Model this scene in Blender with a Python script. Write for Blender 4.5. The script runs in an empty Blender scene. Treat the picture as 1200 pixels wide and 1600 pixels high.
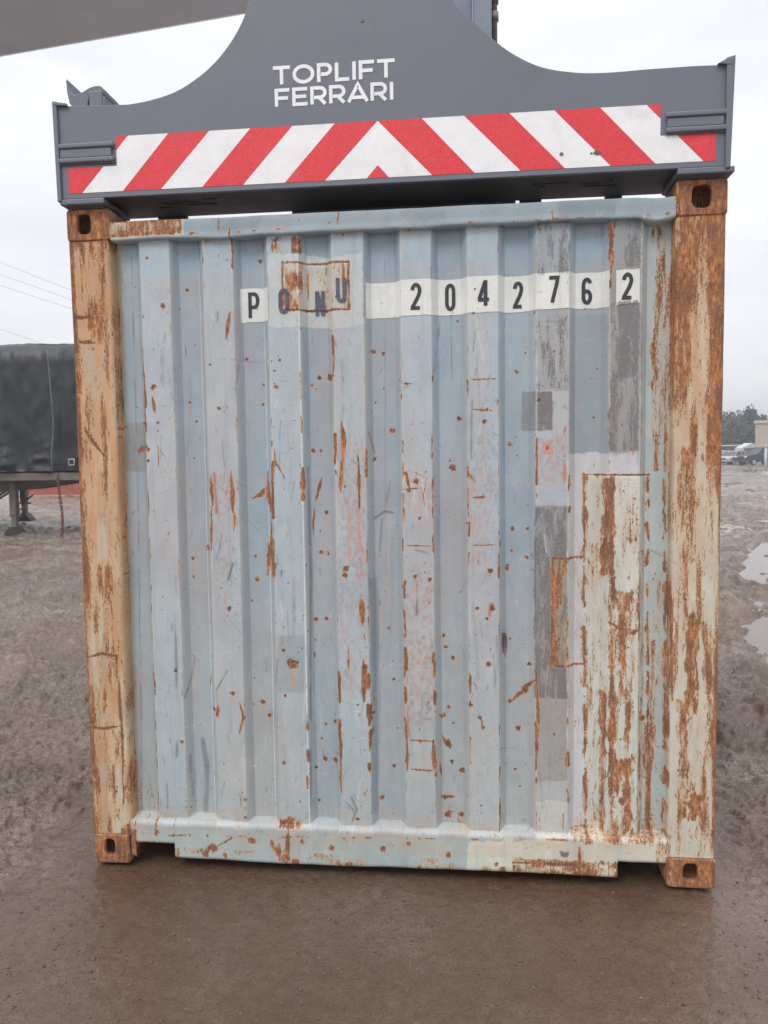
import bpy, bmesh, math, random
import numpy as np
from mathutils import Vector, Matrix
R = math.radians
SC = bpy.context.scene

# ------------------------------------------------------------------ camera
CAM = np.array([0.31433, -2.97514, 1.64321]); PITCH, YAW, ROLL, FPX = -0.0734303, -0.1083303, -0.0136344, 1240.0
def cam_axes():
    f = np.array([math.sin(YAW)*math.cos(PITCH), math.cos(YAW)*math.cos(PITCH), math.sin(PITCH)])
    rt = np.cross(f, [0, 0, 1.]); rt /= np.linalg.norm(rt); u = np.cross(rt, f)
    c, s = math.cos(ROLL), math.sin(ROLL)
    return rt*c+u*s, -rt*s+u*c, f
RT, UP, FW = cam_axes()
cam = bpy.data.cameras.new('camera'); camo = bpy.data.objects.new('camera', cam); SC.collection.objects.link(camo)
cam.sensor_fit = 'VERTICAL'; cam.sensor_height = 36; cam.lens = FPX/1600*36
cam.clip_start = 0.05; cam.clip_end = 6000
m = Matrix.Identity(4)
for i in range(3):
    m[i][0] = RT[i]; m[i][1] = UP[i]; m[i][2] = -FW[i]; m[i][3] = CAM[i]
camo.matrix_world = m
SC.camera = camo

# ------------------------------------------------------------------ sky, sun, exposure
SUN_EL, SUN_AZ = R(48), R(205)        # azimuth clockwise from +Y (behind the photographer, to the left)
w = bpy.data.worlds.new('World'); SC.world = w; w.use_nodes = True
nt = w.node_tree; N = nt.nodes; Lk = nt.links
bg = N['Background']
sky = N.new('ShaderNodeTexSky'); sky.sky_type = 'NISHITA'; sky.sun_disc = False
sky.sun_elevation = SUN_EL; sky.sun_rotation = SUN_AZ; sky.air_density = 1.5; sky.dust_density = 4
bg.inputs[1].default_value = 0.1
tc = N.new('ShaderNodeTexCoord'); mp = N.new('ShaderNodeMapping'); mp.inputs['Scale'].default_value = (1.2, 1.2, 4.5)
Lk.new(tc.outputs['Generated'], mp.inputs[0])
cn = N.new('ShaderNodeTexNoise'); cn.inputs['Scale'].default_value = 1.7; cn.inputs['Detail'].default_value = 6; cn.inputs['Roughness'].default_value = .55
Lk.new(mp.outputs[0], cn.inputs[0])
cr = N.new('ShaderNodeValToRGB'); cr.color_ramp.elements[0].position = .36; cr.color_ramp.elements[1].position = .62
cr.color_ramp.elements[0].color = (.75, .765, .815, 1); cr.color_ramp.elements[1].color = (.91, .91, .93, 1)
Lk.new(cn.outputs[0], cr.inputs[0])
sp = N.new('ShaderNodeSeparateXYZ'); Lk.new(tc.outputs['Generated'], sp.inputs[0])
mr = N.new('ShaderNodeMapRange'); mr.interpolation_type = 'SMOOTHSTEP'
mr.inputs[1].default_value = .55; mr.inputs[2].default_value = .95; mr.inputs[3].default_value = 12.2; mr.inputs[4].default_value = 27
Lk.new(sp.outputs[2], mr.inputs[0])
vm = N.new('ShaderNodeVectorMath'); vm.operation = 'SCALE'; Lk.new(cr.outputs[0], vm.inputs[0]); Lk.new(mr.outputs[0], vm.inputs['Scale'])
mx = N.new('ShaderNodeMixRGB'); mx.inputs[0].default_value = .93
Lk.new(sky.outputs[0], mx.inputs[1]); Lk.new(vm.outputs[0], mx.inputs[2]); Lk.new(mx.outputs[0], bg.inputs[0])
sl = bpy.data.lights.new('sun', 'SUN'); sl.energy = 1.2; sl.angle = R(22); sl.color = (1, .97, .93)
so = bpy.data.objects.new('sun', sl); SC.collection.objects.link(so)
sd = Vector((math.sin(SUN_AZ)*math.cos(SUN_EL), math.cos(SUN_AZ)*math.cos(SUN_EL), math.sin(SUN_EL)))
so.rotation_euler = sd.to_track_quat('Z', 'Y').to_euler()
vs = SC.view_settings; vs.view_transform = 'Standard'; vs.look = 'None'; vs.gamma = 1; vs.exposure = 0.08
SC.render.engine = 'CYCLES'
SC.cycles.volume_bounces = 0; SC.cycles.max_bounces = 6; SC.cycles.diffuse_bounces = 3; SC.cycles.glossy_bounces = 3

# ------------------------------------------------------------------ helpers
rng = np.random.default_rng(7); random.seed(7)
def ray(px, py):
    return RT*(px-600)/FPX - UP*(py-800)/FPX + FW
def pt(px, py, y=0.0):
    d = ray(px, py); return CAM + d*((y-CAM[1])/d[1])
def gd(px, py, z=0.0):
    d = ray(px, py); return CAM + d*((z-CAM[2])/d[2])
def px_of(P):
    d = P-CAM; z = d@FW
    return 600+FPX*(d@RT)/z, 800-FPX*(d@UP)/z
def lin(r, g, b):
    f = lambda c: (c/255/12.92 if c/255 < .04045 else ((c/255+.055)/1.055)**2.4)
    return (f(r), f(g), f(b))
def hsh(ix, iy, seed):
    h = (ix.astype(np.int64)*374761393 + iy.astype(np.int64)*668265263 + seed*1442695041) & 0x7fffffff
    h = ((h ^ (h >> 13))*1274126177) & 0x7fffffff
    return ((h ^ (h >> 16)) & 0xffff)/65535.0
def vn(x, y, seed=0):
    x0 = np.floor(x); y0 = np.floor(y); fx = x-x0; fy = y-y0
    fx = fx*fx*fx*(fx*(fx*6-15)+10); fy = fy*fy*fy*(fy*(fy*6-15)+10)
    a = hsh(x0, y0, seed); b = hsh(x0+1, y0, seed); c = hsh(x0, y0+1, seed); d = hsh(x0+1, y0+1, seed)
    return (a*(1-fx)+b*fx)*(1-fy)+(c*(1-fx)+d*fx)*fy
def fbm(x, y, oct=4, seed=0, gain=.5):
    s = 0; a = 1; t = 0
    for o in range(oct):
        s = s+a*vn(x*2**o+17.3*o, y*2**o-9.1*o, seed+o); t += a; a *= gain
    return s/t
def sstep(a, b, x):
    t = np.clip((x-a)/(b-a), 0, 1); return t*t*(3-2*t)

def link(o, parent=None):
    SC.collection.objects.link(o)
    if parent is not None: o.parent = parent
    return o
def mesh_obj(name, verts, faces, mat, parent=None, smooth=False, mats=None, midx=None):
    me = bpy.data.meshes.new(name)
    verts = np.asarray(verts, float).reshape(-1, 3)
    if parent is not None: verts = verts-np.array(wloc(parent))
    me.from_pydata(verts.tolist(), [], [list(map(int, f)) for f in faces] if not isinstance(faces, np.ndarray) else faces.tolist())
    for mm in (mats or [mat]): me.materials.append(mm)
    if midx is not None: me.polygons.foreach_set('material_index', midx)
    if smooth: me.polygons.foreach_set('use_smooth', [True]*len(me.polygons))
    me.update()
    return link(bpy.data.objects.new(name, me), parent)
def wloc(o):
    p = Vector(o.location)
    while o.parent is not None: o = o.parent; p = p+Vector(o.location)
    return p
def empty(name, loc=(0, 0, 0)):
    o = bpy.data.objects.new(name, None); o.location = loc; o.empty_display_size = .2; return link(o)
def tag(o, label=None, cat=None, group=None, kind=None):
    if label: o['label'] = label
    if cat: o['category'] = cat
    if group: o['group'] = group
    if kind: o['kind'] = kind
    return o
def grid_faces(nr, nc, closed=False):
    i = np.arange(nr-1)[:, None]*nc; j = np.arange(nc if closed else nc-1)[None, :]
    j2 = (j+1) % nc
    return np.stack([i+j, i+j2, i+nc+j2, i+nc+j], -1).reshape(-1, 4)
def fast_grid(name, V, mat, parent=None, smooth=True, closed=False, flip=False):
    """V: (nr,nc,3)"""
    nr, nc = V.shape[:2]; F = grid_faces(nr, nc, closed)
    if flip: F = F[:, ::-1]
    me = bpy.data.meshes.new(name); nv = nr*nc; nf = len(F)
    if parent is not None: V = V-np.array(wloc(parent))
    me.vertices.add(nv); me.vertices.foreach_set('co', V.reshape(-1).astype(np.float32))
    me.loops.add(nf*4); me.loops.foreach_set('vertex_index', np.ascontiguousarray(F).reshape(-1).astype(np.int32))
    me.polygons.add(nf); me.polygons.foreach_set('loop_start', np.arange(0, nf*4, 4, dtype=np.int32))
    me.polygons.foreach_set('loop_total', np.full(nf, 4, dtype=np.int32))
    if smooth: me.polygons.foreach_set('use_smooth', np.ones(nf, dtype=bool))
    me.materials.append(mat); me.update(calc_edges=True); me.validate()
    return link(bpy.data.objects.new(name, me), parent)

class BM:
    """collects shapes into one mesh"""
    def __init__(s): s.b = bmesh.new()
    def box(s, x0, x1, y0, y1, z0, z1, bev=0, mi=0, rot=None, piv=None):
        r = bmesh.ops.create_cube(s.b, size=1)['verts']
        bmesh.ops.scale(s.b, vec=(abs(x1-x0), abs(y1-y0), abs(z1-z0)), verts=r)
        bmesh.ops.translate(s.b, vec=((x0+x1)/2, (y0+y1)/2, (z0+z1)/2), verts=r)
        if rot is not None: bmesh.ops.rotate(s.b, cent=piv or ((x0+x1)/2, (y0+y1)/2, (z0+z1)/2), matrix=rot, verts=r)
        fs = set(f for v in r for f in v.link_faces)
        for f in fs: f.material_index = mi
        if bev:
            es = list(set(e for v in r for e in v.link_edges))
            q = bmesh.ops.bevel(s.b, geom=es, offset=bev, segments=2, affect='EDGES', profile=.5)
            for f in q['faces']: f.material_index = mi
        return s
    def prism(s, pts, a, b, axis='y', bev=0, mi=0):
        """outline extruded between a and b; axis y: pts are (x,z); axis x: (y,z); axis z: (x,y)"""
        mk = {'y': lambda p, t: (p[0], t, p[1]), 'x': lambda p, t: (t, p[0], p[1]), 'z': lambda p, t: (p[0], p[1], t)}[axis]
        A = [s.b.verts.new(mk(p, a)) for p in pts]; B = [s.b.verts.new(mk(p, b)) for p in pts]
        fs = [s.b.faces.new(A), s.b.faces.new(B[::-1])]
        n = len(pts)
        for i in range(n): fs.append(s.b.faces.new((A[i], B[i], B[(i+1) % n], A[(i+1) % n])))
        for f in fs: f.material_index = mi
        bmesh.ops.recalc_face_normals(s.b, faces=fs)
        if bev:
            es = set(fs[0].edges) | set(fs[1].edges)
            bmesh.ops.bevel(s.b, geom=list(es), offset=bev, segments=2, affect='EDGES', profile=.5)
        return s
    def tube(s, path, r, seg=8, mi=0, cap=True):
        path = [Vector(p) for p in path]; rr = r if hasattr(r, '__len__') else [r]*len(path); rings = []
        for i, p in enumerate(path):
            d = (path[min(i+1, len(path)-1)]-path[max(i-1, 0)]).normalized()
            u = d.orthogonal().normalized() if i == 0 else (u-d*u.dot(d)).normalized()
            v = d.cross(u)
            rings.append([s.b.verts.new(p+(u*math.cos(t)+v*math.sin(t))*rr[i]) for t in [2*math.pi*k/seg for k in range(seg)]])
        for a, b in zip(rings, rings[1:]):
            for k in range(seg):
                f = s.b.faces.new((a[k], a[(k+1) % seg], b[(k+1) % seg], b[k])); f.smooth = True; f.material_index = mi
        if cap:
            s.b.faces.new(rings[0][::-1]).material_index = mi; s.b.faces.new(rings[-1]).material_index = mi
        return s
    def build(s, name, mat, parent=None, smooth=False, mats=None):
        if parent is not None:
            bmesh.ops.translate(s.b, vec=-wloc(parent), verts=s.b.verts)
        me = bpy.data.meshes.new(name); s.b.to_mesh(me); s.b.free()
        for mm in (mats or [mat]): me.materials.append(mm)
        if smooth: me.polygons.foreach_set('use_smooth', [True]*len(me.polygons))
        return link(bpy.data.objects.new(name, me), parent)

# ------------------------------------------------------------------ material builders
class NT:
    def __init__(s, name):
        s.m = bpy.data.materials.new(name); s.m.use_nodes = True; s.t = s.m.node_tree; s.b = s.t.nodes['Principled BSDF']
    def n(s, ty, **k):
        nd = s.t.nodes.new(ty)
        for a, b in k.items():
            if a.startswith('i_'):
                key = a[2:]; key = int(key) if key.isdigit() else key.replace('_', ' ')
                nd.inputs[key].default_value = b
            else: setattr(nd, a, b)
        return nd
    def l(s, a, b): s.t.links.new(a, b)
    def noise(s, vec, scale, detail=4, rough=.55, dist=0):
        n = s.n('ShaderNodeTexNoise', i_Scale=scale, i_Detail=detail, i_Roughness=rough, i_Distortion=dist)
        if vec is not None: s.l(vec, n.inputs['Vector'])
        return n.outputs['Fac']
    def math(s, op, a, b=None, clamp=False):
        n = s.n('ShaderNodeMath', operation=op, use_clamp=clamp)
        for i, v in enumerate((a, b)):
            if v is None: continue
            if isinstance(v, (int, float)): n.inputs[i].default_value = v
            else: s.l(v, n.inputs[i])
        return n.outputs[0]
    def mix(s, fac, a, b, mode='MIX'):
        n = s.n('ShaderNodeMixRGB', blend_type=mode)
        for i, v in enumerate((fac, a, b)):
            if isinstance(v, (int, float)): n.inputs[i].default_value = v
            elif isinstance(v, tuple): n.inputs[i].default_value = (*v, 1) if len(v) == 3 else v
            else: s.l(v, n.inputs[i])
        return n.outputs[0]
    def ramp(s, fac, stops):
        n = s.n('ShaderNodeValToRGB'); e = n.color_ramp.elements
        while len(e) < len(stops): e.new(.5)
        for el, (p, c) in zip(e, stops):
            el.position = p; el.color = (*c, 1) if len(c) == 3 else c
        s.l(fac, n.inputs[0]); return n.outputs[0]
    def mr(s, v, a, b, c, d, smooth=False):
        n = s.n('ShaderNodeMapRange', i_1=a, i_2=b, i_3=c, i_4=d)
        if smooth: n.interpolation_type = 'SMOOTHSTEP'
        s.l(v, n.inputs[0]); return n.outputs[0]
    def mapping(s, scale, kind='Object'):
        c = s.n('ShaderNodeTexCoord'); mp = s.n('ShaderNodeMapping'); mp.inputs['Scale'].default_value = scale
        s.l(c.outputs[kind], mp.inputs[0]); return mp.outputs[0]
    def geo(s, scale=(1, 1, 1)):
        c = s.n('ShaderNodeNewGeometry'); mp = s.n('ShaderNodeMapping'); mp.inputs['Scale'].default_value = scale
        s.l(c.outputs['Position'], mp.inputs[0]); return mp.outputs[0]
    def bump(s, h, strength, dist, prev=None):
        n = s.n('ShaderNodeBump', i_Strength=strength, i_Distance=dist); s.l(h, n.inputs['Height'])
        if prev is not None: s.l(prev, n.inputs['Normal'])
        return n.outputs[0]

def simple(name, col, rough=.6, metal=0, var=.15, scale=8, bump=0.0, dirt=None):
    t = NT(name); g = t.mapping((1, 1, 1))
    n = t.noise(g, scale, 5, .6)
    c = t.mix(1, col, t.ramp(n, [(.3, (1-var,)*3), (.7, (1+var,)*3)]), 'MULTIPLY')
    if dirt:
        n2 = t.noise(g, scale*.4, 6, .65); c = t.mix(t.mr(n2, .45, .75, 0, .8), c, dirt)
    t.l(c, t.b.inputs['Base Color']); t.b.inputs['Roughness'].default_value = rough; t.b.inputs['Metallic'].default_value = metal
    if bump: t.l(t.bump(t.noise(g, scale*6, 4), bump, .005), t.b.inputs['Normal'])
    return t.m

def weathered_material():
    t = NT('weathered_container_paint')
    A = t.n('ShaderNodeAttribute', attribute_name='paint'); W = t.n('ShaderNodeAttribute', attribute_name='wear')
    sep = t.n('ShaderNodeSeparateColor'); t.l(W.outputs['Color'], sep.inputs[0])
    rust, grime, wash = sep.outputs[0], sep.outputs[1], sep.outputs[2]
    gs = t.geo((230, 230, 55)); gi = t.geo((1, 1, 1)); gl = t.geo((120, 120, 14))
    n1 = t.noise(gs, 1.15, 6, .72); n2 = t.noise(gi, 170, 6, .72); n3 = t.noise(gl, 1.0, 4, .6)
    nn = t.math('ADD', t.math('MULTIPLY', n1, .42), t.math('ADD', t.math('MULTIPLY', n2, .24), t.math('MULTIPLY', n3, .34)))
    # nn is centred on .5; stretch it to cover 0..1
    ns = t.mr(nn, .36, .64, 0, 1)
    def mask(r, w):                          # 0 where r = 0, 1 where r = 1
        d = t.math('SUBTRACT', t.math('MULTIPLY', r, 1.0+w), ns)
        return t.mr(d, 0, w, 0, 1)
    rm = mask(rust, .16)
    hm = mask(t.math('MULTIPLY', rust, 1.5, True), .35)
    gm = mask(grime, .25)
    # paint
    big = t.noise(t.geo((2.2, 2.2, .8)), 1.6, 5, .6); fine = t.noise(gs, 2.2, 3, .6); sk = t.noise(t.geo((26, 26, 1.6)), 1, 5, .65)
    c = t.mix(1, A.outputs['Color'], t.ramp(big, [(.3, (.91, .93, .945)), (.7, (1.06, 1.055, 1.04))]), 'MULTIPLY')
    c = t.mix(1, c, t.ramp(fine, [(.3, (.93, .93, .93)), (.7, (1.05, 1.05, 1.05))]), 'MULTIPLY')
    c = t.mix(1, c, t.ramp(t.noise(t.geo((420, 420, 260)), 1, 2, .6), [(.3, (.90, .90, .90)), (.7, (1.08, 1.08, 1.08))]), 'MULTIPLY')
    c = t.mix(1, c, t.ramp(t.noise(t.geo((11, 11, 7)), 1, 6, .7, .6), [(.36, (.92, .93, .94)), (.64, (1.05, 1.05, 1.03))]), 'MULTIPLY')
    c = t.mix(t.mr(sk, .56, .72, 0, .32), c, lin(132, 146, 155))
    c = t.mix(t.mr(t.noise(t.geo((9, 9, 2.5)), 1, 6, .7, .4), .60, .70, 0, .22), c, lin(205, 208, 204))
    # small dark scuffs all over
    sc = t.noise(t.geo((60, 60, 34)), 1, 6, .75); c = t.mix(t.mr(sc, .69, .73, 0, .65), c, lin(92, 84, 84))
    # thin yellow-orange wash
    wcol = t.ramp(sk, [(.35, lin(208, 138, 82)), (.6, lin(204, 152, 104)), (.75, lin(188, 170, 146))])
    c = t.mix(t.math('MULTIPLY', wash, t.mr(t.noise(t.geo((60, 60, 5)), 1, 5, .6), .3, .6, .55, 1.15), True), c, wcol)
    c = t.mix(t.math('MULTIPLY', gm, .82), c, t.ramp(n2, [(.35, lin(98, 94, 96)), (.65, lin(132, 126, 126))]))
    c = t.mix(t.math('MULTIPLY', hm, .6), c, t.ramp(n3, [(.35, lin(206, 186, 150)), (.65, lin(200, 152, 100))]))
    rc = t.ramp(t.noise(t.geo((70, 70, 30)), 1, 6, .7), [(.34, lin(104, 64, 48)), (.45, lin(148, 90, 58)), (.54, lin(184, 117, 72)), (.66, lin(212, 158, 104))])
    tone = t.noise(t.geo((14, 14, 5)), 1.6, 5, .7); rc = t.mix(t.mr(tone, .42, .6, .75, 0), rc, t.ramp(n2, [(.35, lin(82, 56, 48)), (.6, lin(128, 86, 66))]))
    core = mask(t.math('SUBTRACT', rust, .38), .2)
    rc = t.mix(t.math('MULTIPLY', core, .75), rc, lin(86, 60, 52))
    c = t.mix(t.math('MULTIPLY', rm, .93), c, rc)
    t.l(c, t.b.inputs['Base Color'])
    t.l(t.mr(rm, 0, 1, .5, .92), t.b.inputs['Roughness'])
    t.b.inputs['Specular IOR Level'].default_value = .42
    b = t.bump(t.math('MULTIPLY', rm, -1), .55, .0016); b = t.bump(n2, .12, .002, b); b = t.bump(t.noise(gi, 9, 3), .25, .01, b)
    t.l(b, t.b.inputs['Normal'])
    return t.m
M = {}
M['paint'] = weathered_material()

# ------------------------------------------------------------------ weathering map of the end wall (plane coordinates, 2.5 mm cells)
CS = .0025; X0, Z0 = -1.26, -.06; NX, NZ = int(2.52/CS), int(2.72/CS)
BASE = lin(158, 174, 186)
mapc = np.zeros((NZ, NX, 3)); mapc[:] = BASE
wr = np.zeros((NZ, NX, 3)); hgt = np.zeros((NZ, NX))
GX, GZ = np.meshgrid(X0+(np.arange(NX)+.5)*CS, Z0+(np.arange(NZ)+.5)*CS)
MP = 2.42                                                  # mm per photo pixel near the wall
def c2(px, py): p = pt(px, py, .03); return p[0], p[2]
def window(x0, x1, z0, z1):
    i0 = max(0, int((x0-X0)/CS)); i1 = min(NX, int((x1-X0)/CS)+2); j0 = max(0, int((z0-Z0)/CS)); j1 = min(NZ, int((z1-Z0)/CS)+2)
    return (slice(j0, max(j0, j1)), slice(i0, max(i0, i1)))
def spot(px, py, r=4, amt=.95, ch=0, asp=1.0):
    x, z = c2(px, py); r = max(r*MP/1000*.62, .0024); s = window(x-2.2*r, x+2.2*r, z-2.2*r*asp, z+2.2*r*asp)
    gx, gz = GX[s], GZ[s]; ang = np.arctan2(gz-z, gx-x)
    d = np.hypot(gx-x, (gz-z)/asp)/r
    k = rng.random()*6; d = d*(.5+1.0*fbm(gx*95, gz*75, 3, 14))*(.85+.5*vn(1.6*np.cos(ang)+k*9, 1.6*np.sin(ang)+k*5, 4))/(1+.0*k)
    wr[s][..., ch] = np.maximum(wr[s][..., ch], amt*(1-sstep(.55, 1.6, d)))
def line(pts, w=2.0, amt=.9, ch=0, jit=1.0, taper=True, brk=0.0):
    P = np.array([c2(*p) for p in pts]); w = w*MP/1000
    for k in range(len(P)-1):
        a, b = P[k], P[k+1]; L = np.hypot(*(b-a))+1e-9; mg = 3*w+.01
        s = window(min(a[0], b[0])-mg, max(a[0], b[0])+mg, min(a[1], b[1])-mg, max(a[1], b[1])+mg)
        gx, gz = GX[s], GZ[s]
        if gx.size == 0: continue
        t = np.clip(((gx-a[0])*(b[0]-a[0])+(gz-a[1])*(b[1]-a[1]))/L**2, 0, 1)
        jx = (fbm(gx*80, gz*16, 3, 3)-.5)*min(w, .005)*1.3*jit
        d = np.hypot(gx-(a[0]+t*(b[0]-a[0]))+jx, gz-(a[1]+t*(b[1]-a[1])))
        tt = (k+t)/(len(P)-1); ww = (w*(.35+1.1*np.sin(np.pi*np.clip(tt, .03, .97))) if taper else w)*(.35+1.2*fbm(gx*110, gz*(13 if abs(b[1]-a[1]) > abs(b[0]-a[0]) else 60), 4, 13))
        if brk:
            sf = sstep(brk-.12, brk+.22, 1.5*fbm(gx*25+5, gz*17, 3, 11)-.25); ww = ww*(.25+.95*sf)
        v = amt*(1-sstep(.25, 1.5, d/ww))*(1 if taper else .55+.75*fbm(gx*90, gz*14, 4, 15))
        if brk: v = v*sstep(0, .3, sf)
        wr[s][..., ch] = np.maximum(wr[s][..., ch], v)
def area(x0, y0, x1, y1, amt, ch=0, soft=6, mod=.5, ms=(30, 6), seed=5, mode='max'):
    a = c2(x0, y1); b = c2(x1, y0); s = window(a[0]-.03, b[0]+.03, a[1]-.03, b[1]+.03); gx, gz = GX[s], GZ[s]; f = soft*MP/1000
    e = np.minimum(np.minimum(gx-a[0], b[0]-gx), np.minimum(gz-a[1], b[1]-gz))+(fbm(gx*120, gz*26, 4, 8)-.5)*f*1.6
    v = amt*(.80 if ch == 0 else 1)*sstep(-f/2, f/2, e)*(1-mod+mod*2*np.clip((fbm(gx*ms[0], gz*ms[1], 4, seed)-.5)*1.6+.5, 0, 1))
    if ch == 0: v = np.minimum(v, .74)
    wr[s][..., ch] = np.maximum(wr[s][..., ch], v) if mode == 'max' else np.clip(wr[s][..., ch]+v, 0, 1)
def patch(poly, col, alpha=1.0, rag=3.0, h=0):
    """repainted area: polygon in photo pixels"""
    P = np.array([c2(*p) for p in poly]); s = window(P[:, 0].min()-.02, P[:, 0].max()+.02, P[:, 1].min()-.02, P[:, 1].max()+.02)
    gx = GX[s]+(vn(GX[s]*45, GZ[s]*45, 21)-.5)*rag*MP/500; gz = GZ[s]+(vn(GX[s]*45, GZ[s]*45, 22)-.5)*rag*MP/500
    ins = np.zeros(gx.shape, bool); n = len(P)
    for i in range(n):
        x1, z1 = P[i]; x2, z2 = P[(i+1) % n]
        c = ((z1 > gz) != (z2 > gz)) & (gx < (x2-x1)*(gz-z1)/((z2-z1) or 1e-9)+x1); ins ^= c
    k = ins*alpha
    mapc[s] = mapc[s]*(1-k[..., None])+np.array(col)*k[..., None]
    if h: hgt[s] = np.maximum(hgt[s], ins*h)
def rect(x0, y0, x1, y1): return [(x0, y0), (x1, y0), (x1, y1), (x0, y1)]

# rib edges (front faces of the ribs), metres
RIBS = [(-.942, -.826), (-.694, -.578), (-.442, -.324), (-.195, -.078), (.063, .175), (.309, .421), (.560, .678), (.823, .934)]
YR, YC, SLO = .020, .056, .026
cx = [-1.08]; cy = [YC]
for a, b in RIBS: cx += [a-SLO, a, b, b+SLO]; cy += [YC, YR, YR, YC]
cx.append(1.08); cy.append(YC)
def corr(x): return np.interp(x, cx, cy)
# rib faces tinted paler for wear and for catching more light; chalky lower half
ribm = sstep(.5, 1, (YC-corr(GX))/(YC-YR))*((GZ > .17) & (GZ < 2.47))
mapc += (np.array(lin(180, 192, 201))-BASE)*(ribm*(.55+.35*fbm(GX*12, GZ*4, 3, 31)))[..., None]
lowm = sstep(1.5, .2, GZ)[..., None]*(.25+.4*fbm(GX*5, GZ*2, 3, 33))[..., None]
mapc = mapc*(1-lowm)+np.array(lin(172, 186, 186))*lowm
# grey bare patches, repairs
patch(rect(174, 660, 229, 737), lin(138, 148, 150), .75, 1)
patch(rect(816, 612, 863, 673), lin(128, 136, 142), .8, 1); area(840, 612, 863, 673, .75, 1, 2)
patch(rect(434, 992, 477, 1081), lin(146, 162, 168), .6, 1)
patch(rect(836, 790, 887, 1090), lin(138, 146, 154), .9, 1); area(834, 792, 886, 1090, .62, 1, 4, .5, (60, 14))
patch(rect(838, 1090, 886, 1218), lin(150, 158, 160), .9, 2); area(838, 1090, 886, 1218, .25, 1, 8)
patch(rect(838, 345, 890, 612), lin(150, 157, 162), .7, 3); area(838, 345, 890, 430, .5, 1, 4, .6, (60, 8)); area(838, 492, 888, 612, .42, 1, 10, .7, (60, 8))
patch(rect(950, 345, 1002, 706), lin(150, 154, 156), .95, 3); area(950, 470, 1000, 706, .62, 1, 5, .6, (50, 7)); area(975, 345, 1002, 420, .5, 1, 5)
patch([(964, 530), (985, 528), (990, 590), (960, 592)], lin(116, 120, 126), .8, 3)
patch(rect(889, 490, 950, 708), lin(142, 160, 172), .7, 1)
patch([(838, 1249), (886, 1250), (884, 1310), (838, 1308)], lin(196, 204, 200), 1, 2.5, .0)
patch([(420, 399), (470, 396), (520, 401), (566, 396), (569, 509), (520, 513), (470, 509), (421, 513)], lin(198, 206, 208), .92, 2)
patch([(887, 712), (930, 706), (962, 712), (992, 703), (996, 742), (1016, 742), (1016, 1310), (905, 1310), (886, 1305)], lin(202, 207, 212), .95, 2)
patch(rect(914, 744, 1016, 1310), lin(204, 208, 201), 1, 1, .0018)
patch(rect(1003, 345, 1060, 1310), lin(178, 190, 192), .85, 3)
patch(rect(1018, 740, 1060, 1310), lin(176, 188, 188), .6, 3)
patch(rect(170, 375, 190, 1290), lin(176, 186, 178), .7, 3); patch([(178, 400), (186, 400), (206, 1280), (196, 1280)], lin(146, 158, 142), .7, 3)
patch([(292, 325), (1056, 290), (1056, 340), (292, 372)], lin(154, 166, 174), .95, 0); patch([(330, 330), (420, 326), (410, 366), (345, 368)], lin(138, 150, 160), .6, 6); patch([(620, 320), (700, 318), (690, 352), (640, 354)], lin(140, 150, 158), .5, 8); patch([(860, 305), (960, 300), (960, 338), (880, 345)], lin(134, 144, 152), .6, 8)
# green-grey silt and stains low down
area(190, 1180, 240, 1300, .25, 1, 20, .8)
# bottom rail: pale paint right, worn left
patch([(198, 1285), (735, 1305), (728, 1365), (198, 1345)], lin(172, 186, 184), .8, 2)
patch([(735, 1306), (1045, 1310), (1045, 1375), (728, 1362)], lin(208, 210, 198), 1, 4)
# posts
wr[..., 2] = np.where(GX < -1.047, np.clip(.14+.38*sstep(.6, 1.6, GZ)+.9*(fbm(GX*50, GZ*3, 4, 41)-.5), 0, 1), wr[..., 2])
pm = (GX < -1.045)
mapc[pm] = lin(196, 196, 176); mapc[pm] += (np.array(lin(170, 152, 142))-mapc[pm])*sstep(1.6, 2.4, GZ[pm])[:, None]
f1 = sstep(.42, .62, fbm(GX*42, GZ*4.5, 5, 45))[pm][:, None]; f2 = sstep(.5, .62, fbm(GX*24, GZ*4, 5, 46))[pm][:, None]; f3 = sstep(.56, .66, fbm(GX*20, GZ*8, 4, 47))[pm][:, None]
mapc[pm] = mapc[pm]*(1-.6*f1)+np.array(lin(206, 156, 110))*.6*f1; mapc[pm] = mapc[pm]*(1-.5*f2)+np.array(lin(170, 122, 88))*.5*f2; mapc[pm] = mapc[pm]*(1-.55*f3)+np.array(lin(166, 164, 158))*.55*f3
pm = (GX > 1.042); mapc[pm] = lin(202, 205, 192)
f2 = sstep(.5, .62, fbm(GX*28, GZ*5, 5, 48))[pm][:, None]*(.15+.6*sstep(1.2, 2.4, GZ[pm]))[:, None]; mapc[pm] = mapc[pm]*(1-f2)+np.array(lin(184, 136, 112))*f2
wr[..., 0] = np.where(GX < -1.045, np.clip(.25+1.2*(fbm(GX*48, GZ*6, 5, 51)-.46)+.18*sstep(1.9, 2.45, GZ)+.75*sstep(-1.186, -1.219, GX)+.5*np.maximum(fbm(GX*14, GZ*7, 3, 57)-.55, 0), 0, .9), wr[..., 0])
top = sstep(.6, 2.3, GZ)
wr[..., 0] = np.where(GX > 1.042, np.clip(.20+.33*top+1.5*(fbm(GX*34, GZ*3.6, 5, 52)-.49)+.6*sstep(1.194, 1.219, GX), 0, .76), wr[..., 0])
wr[..., 2] = np.where(GX > 1.042, .15+.35*top, wr[..., 2])
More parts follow.
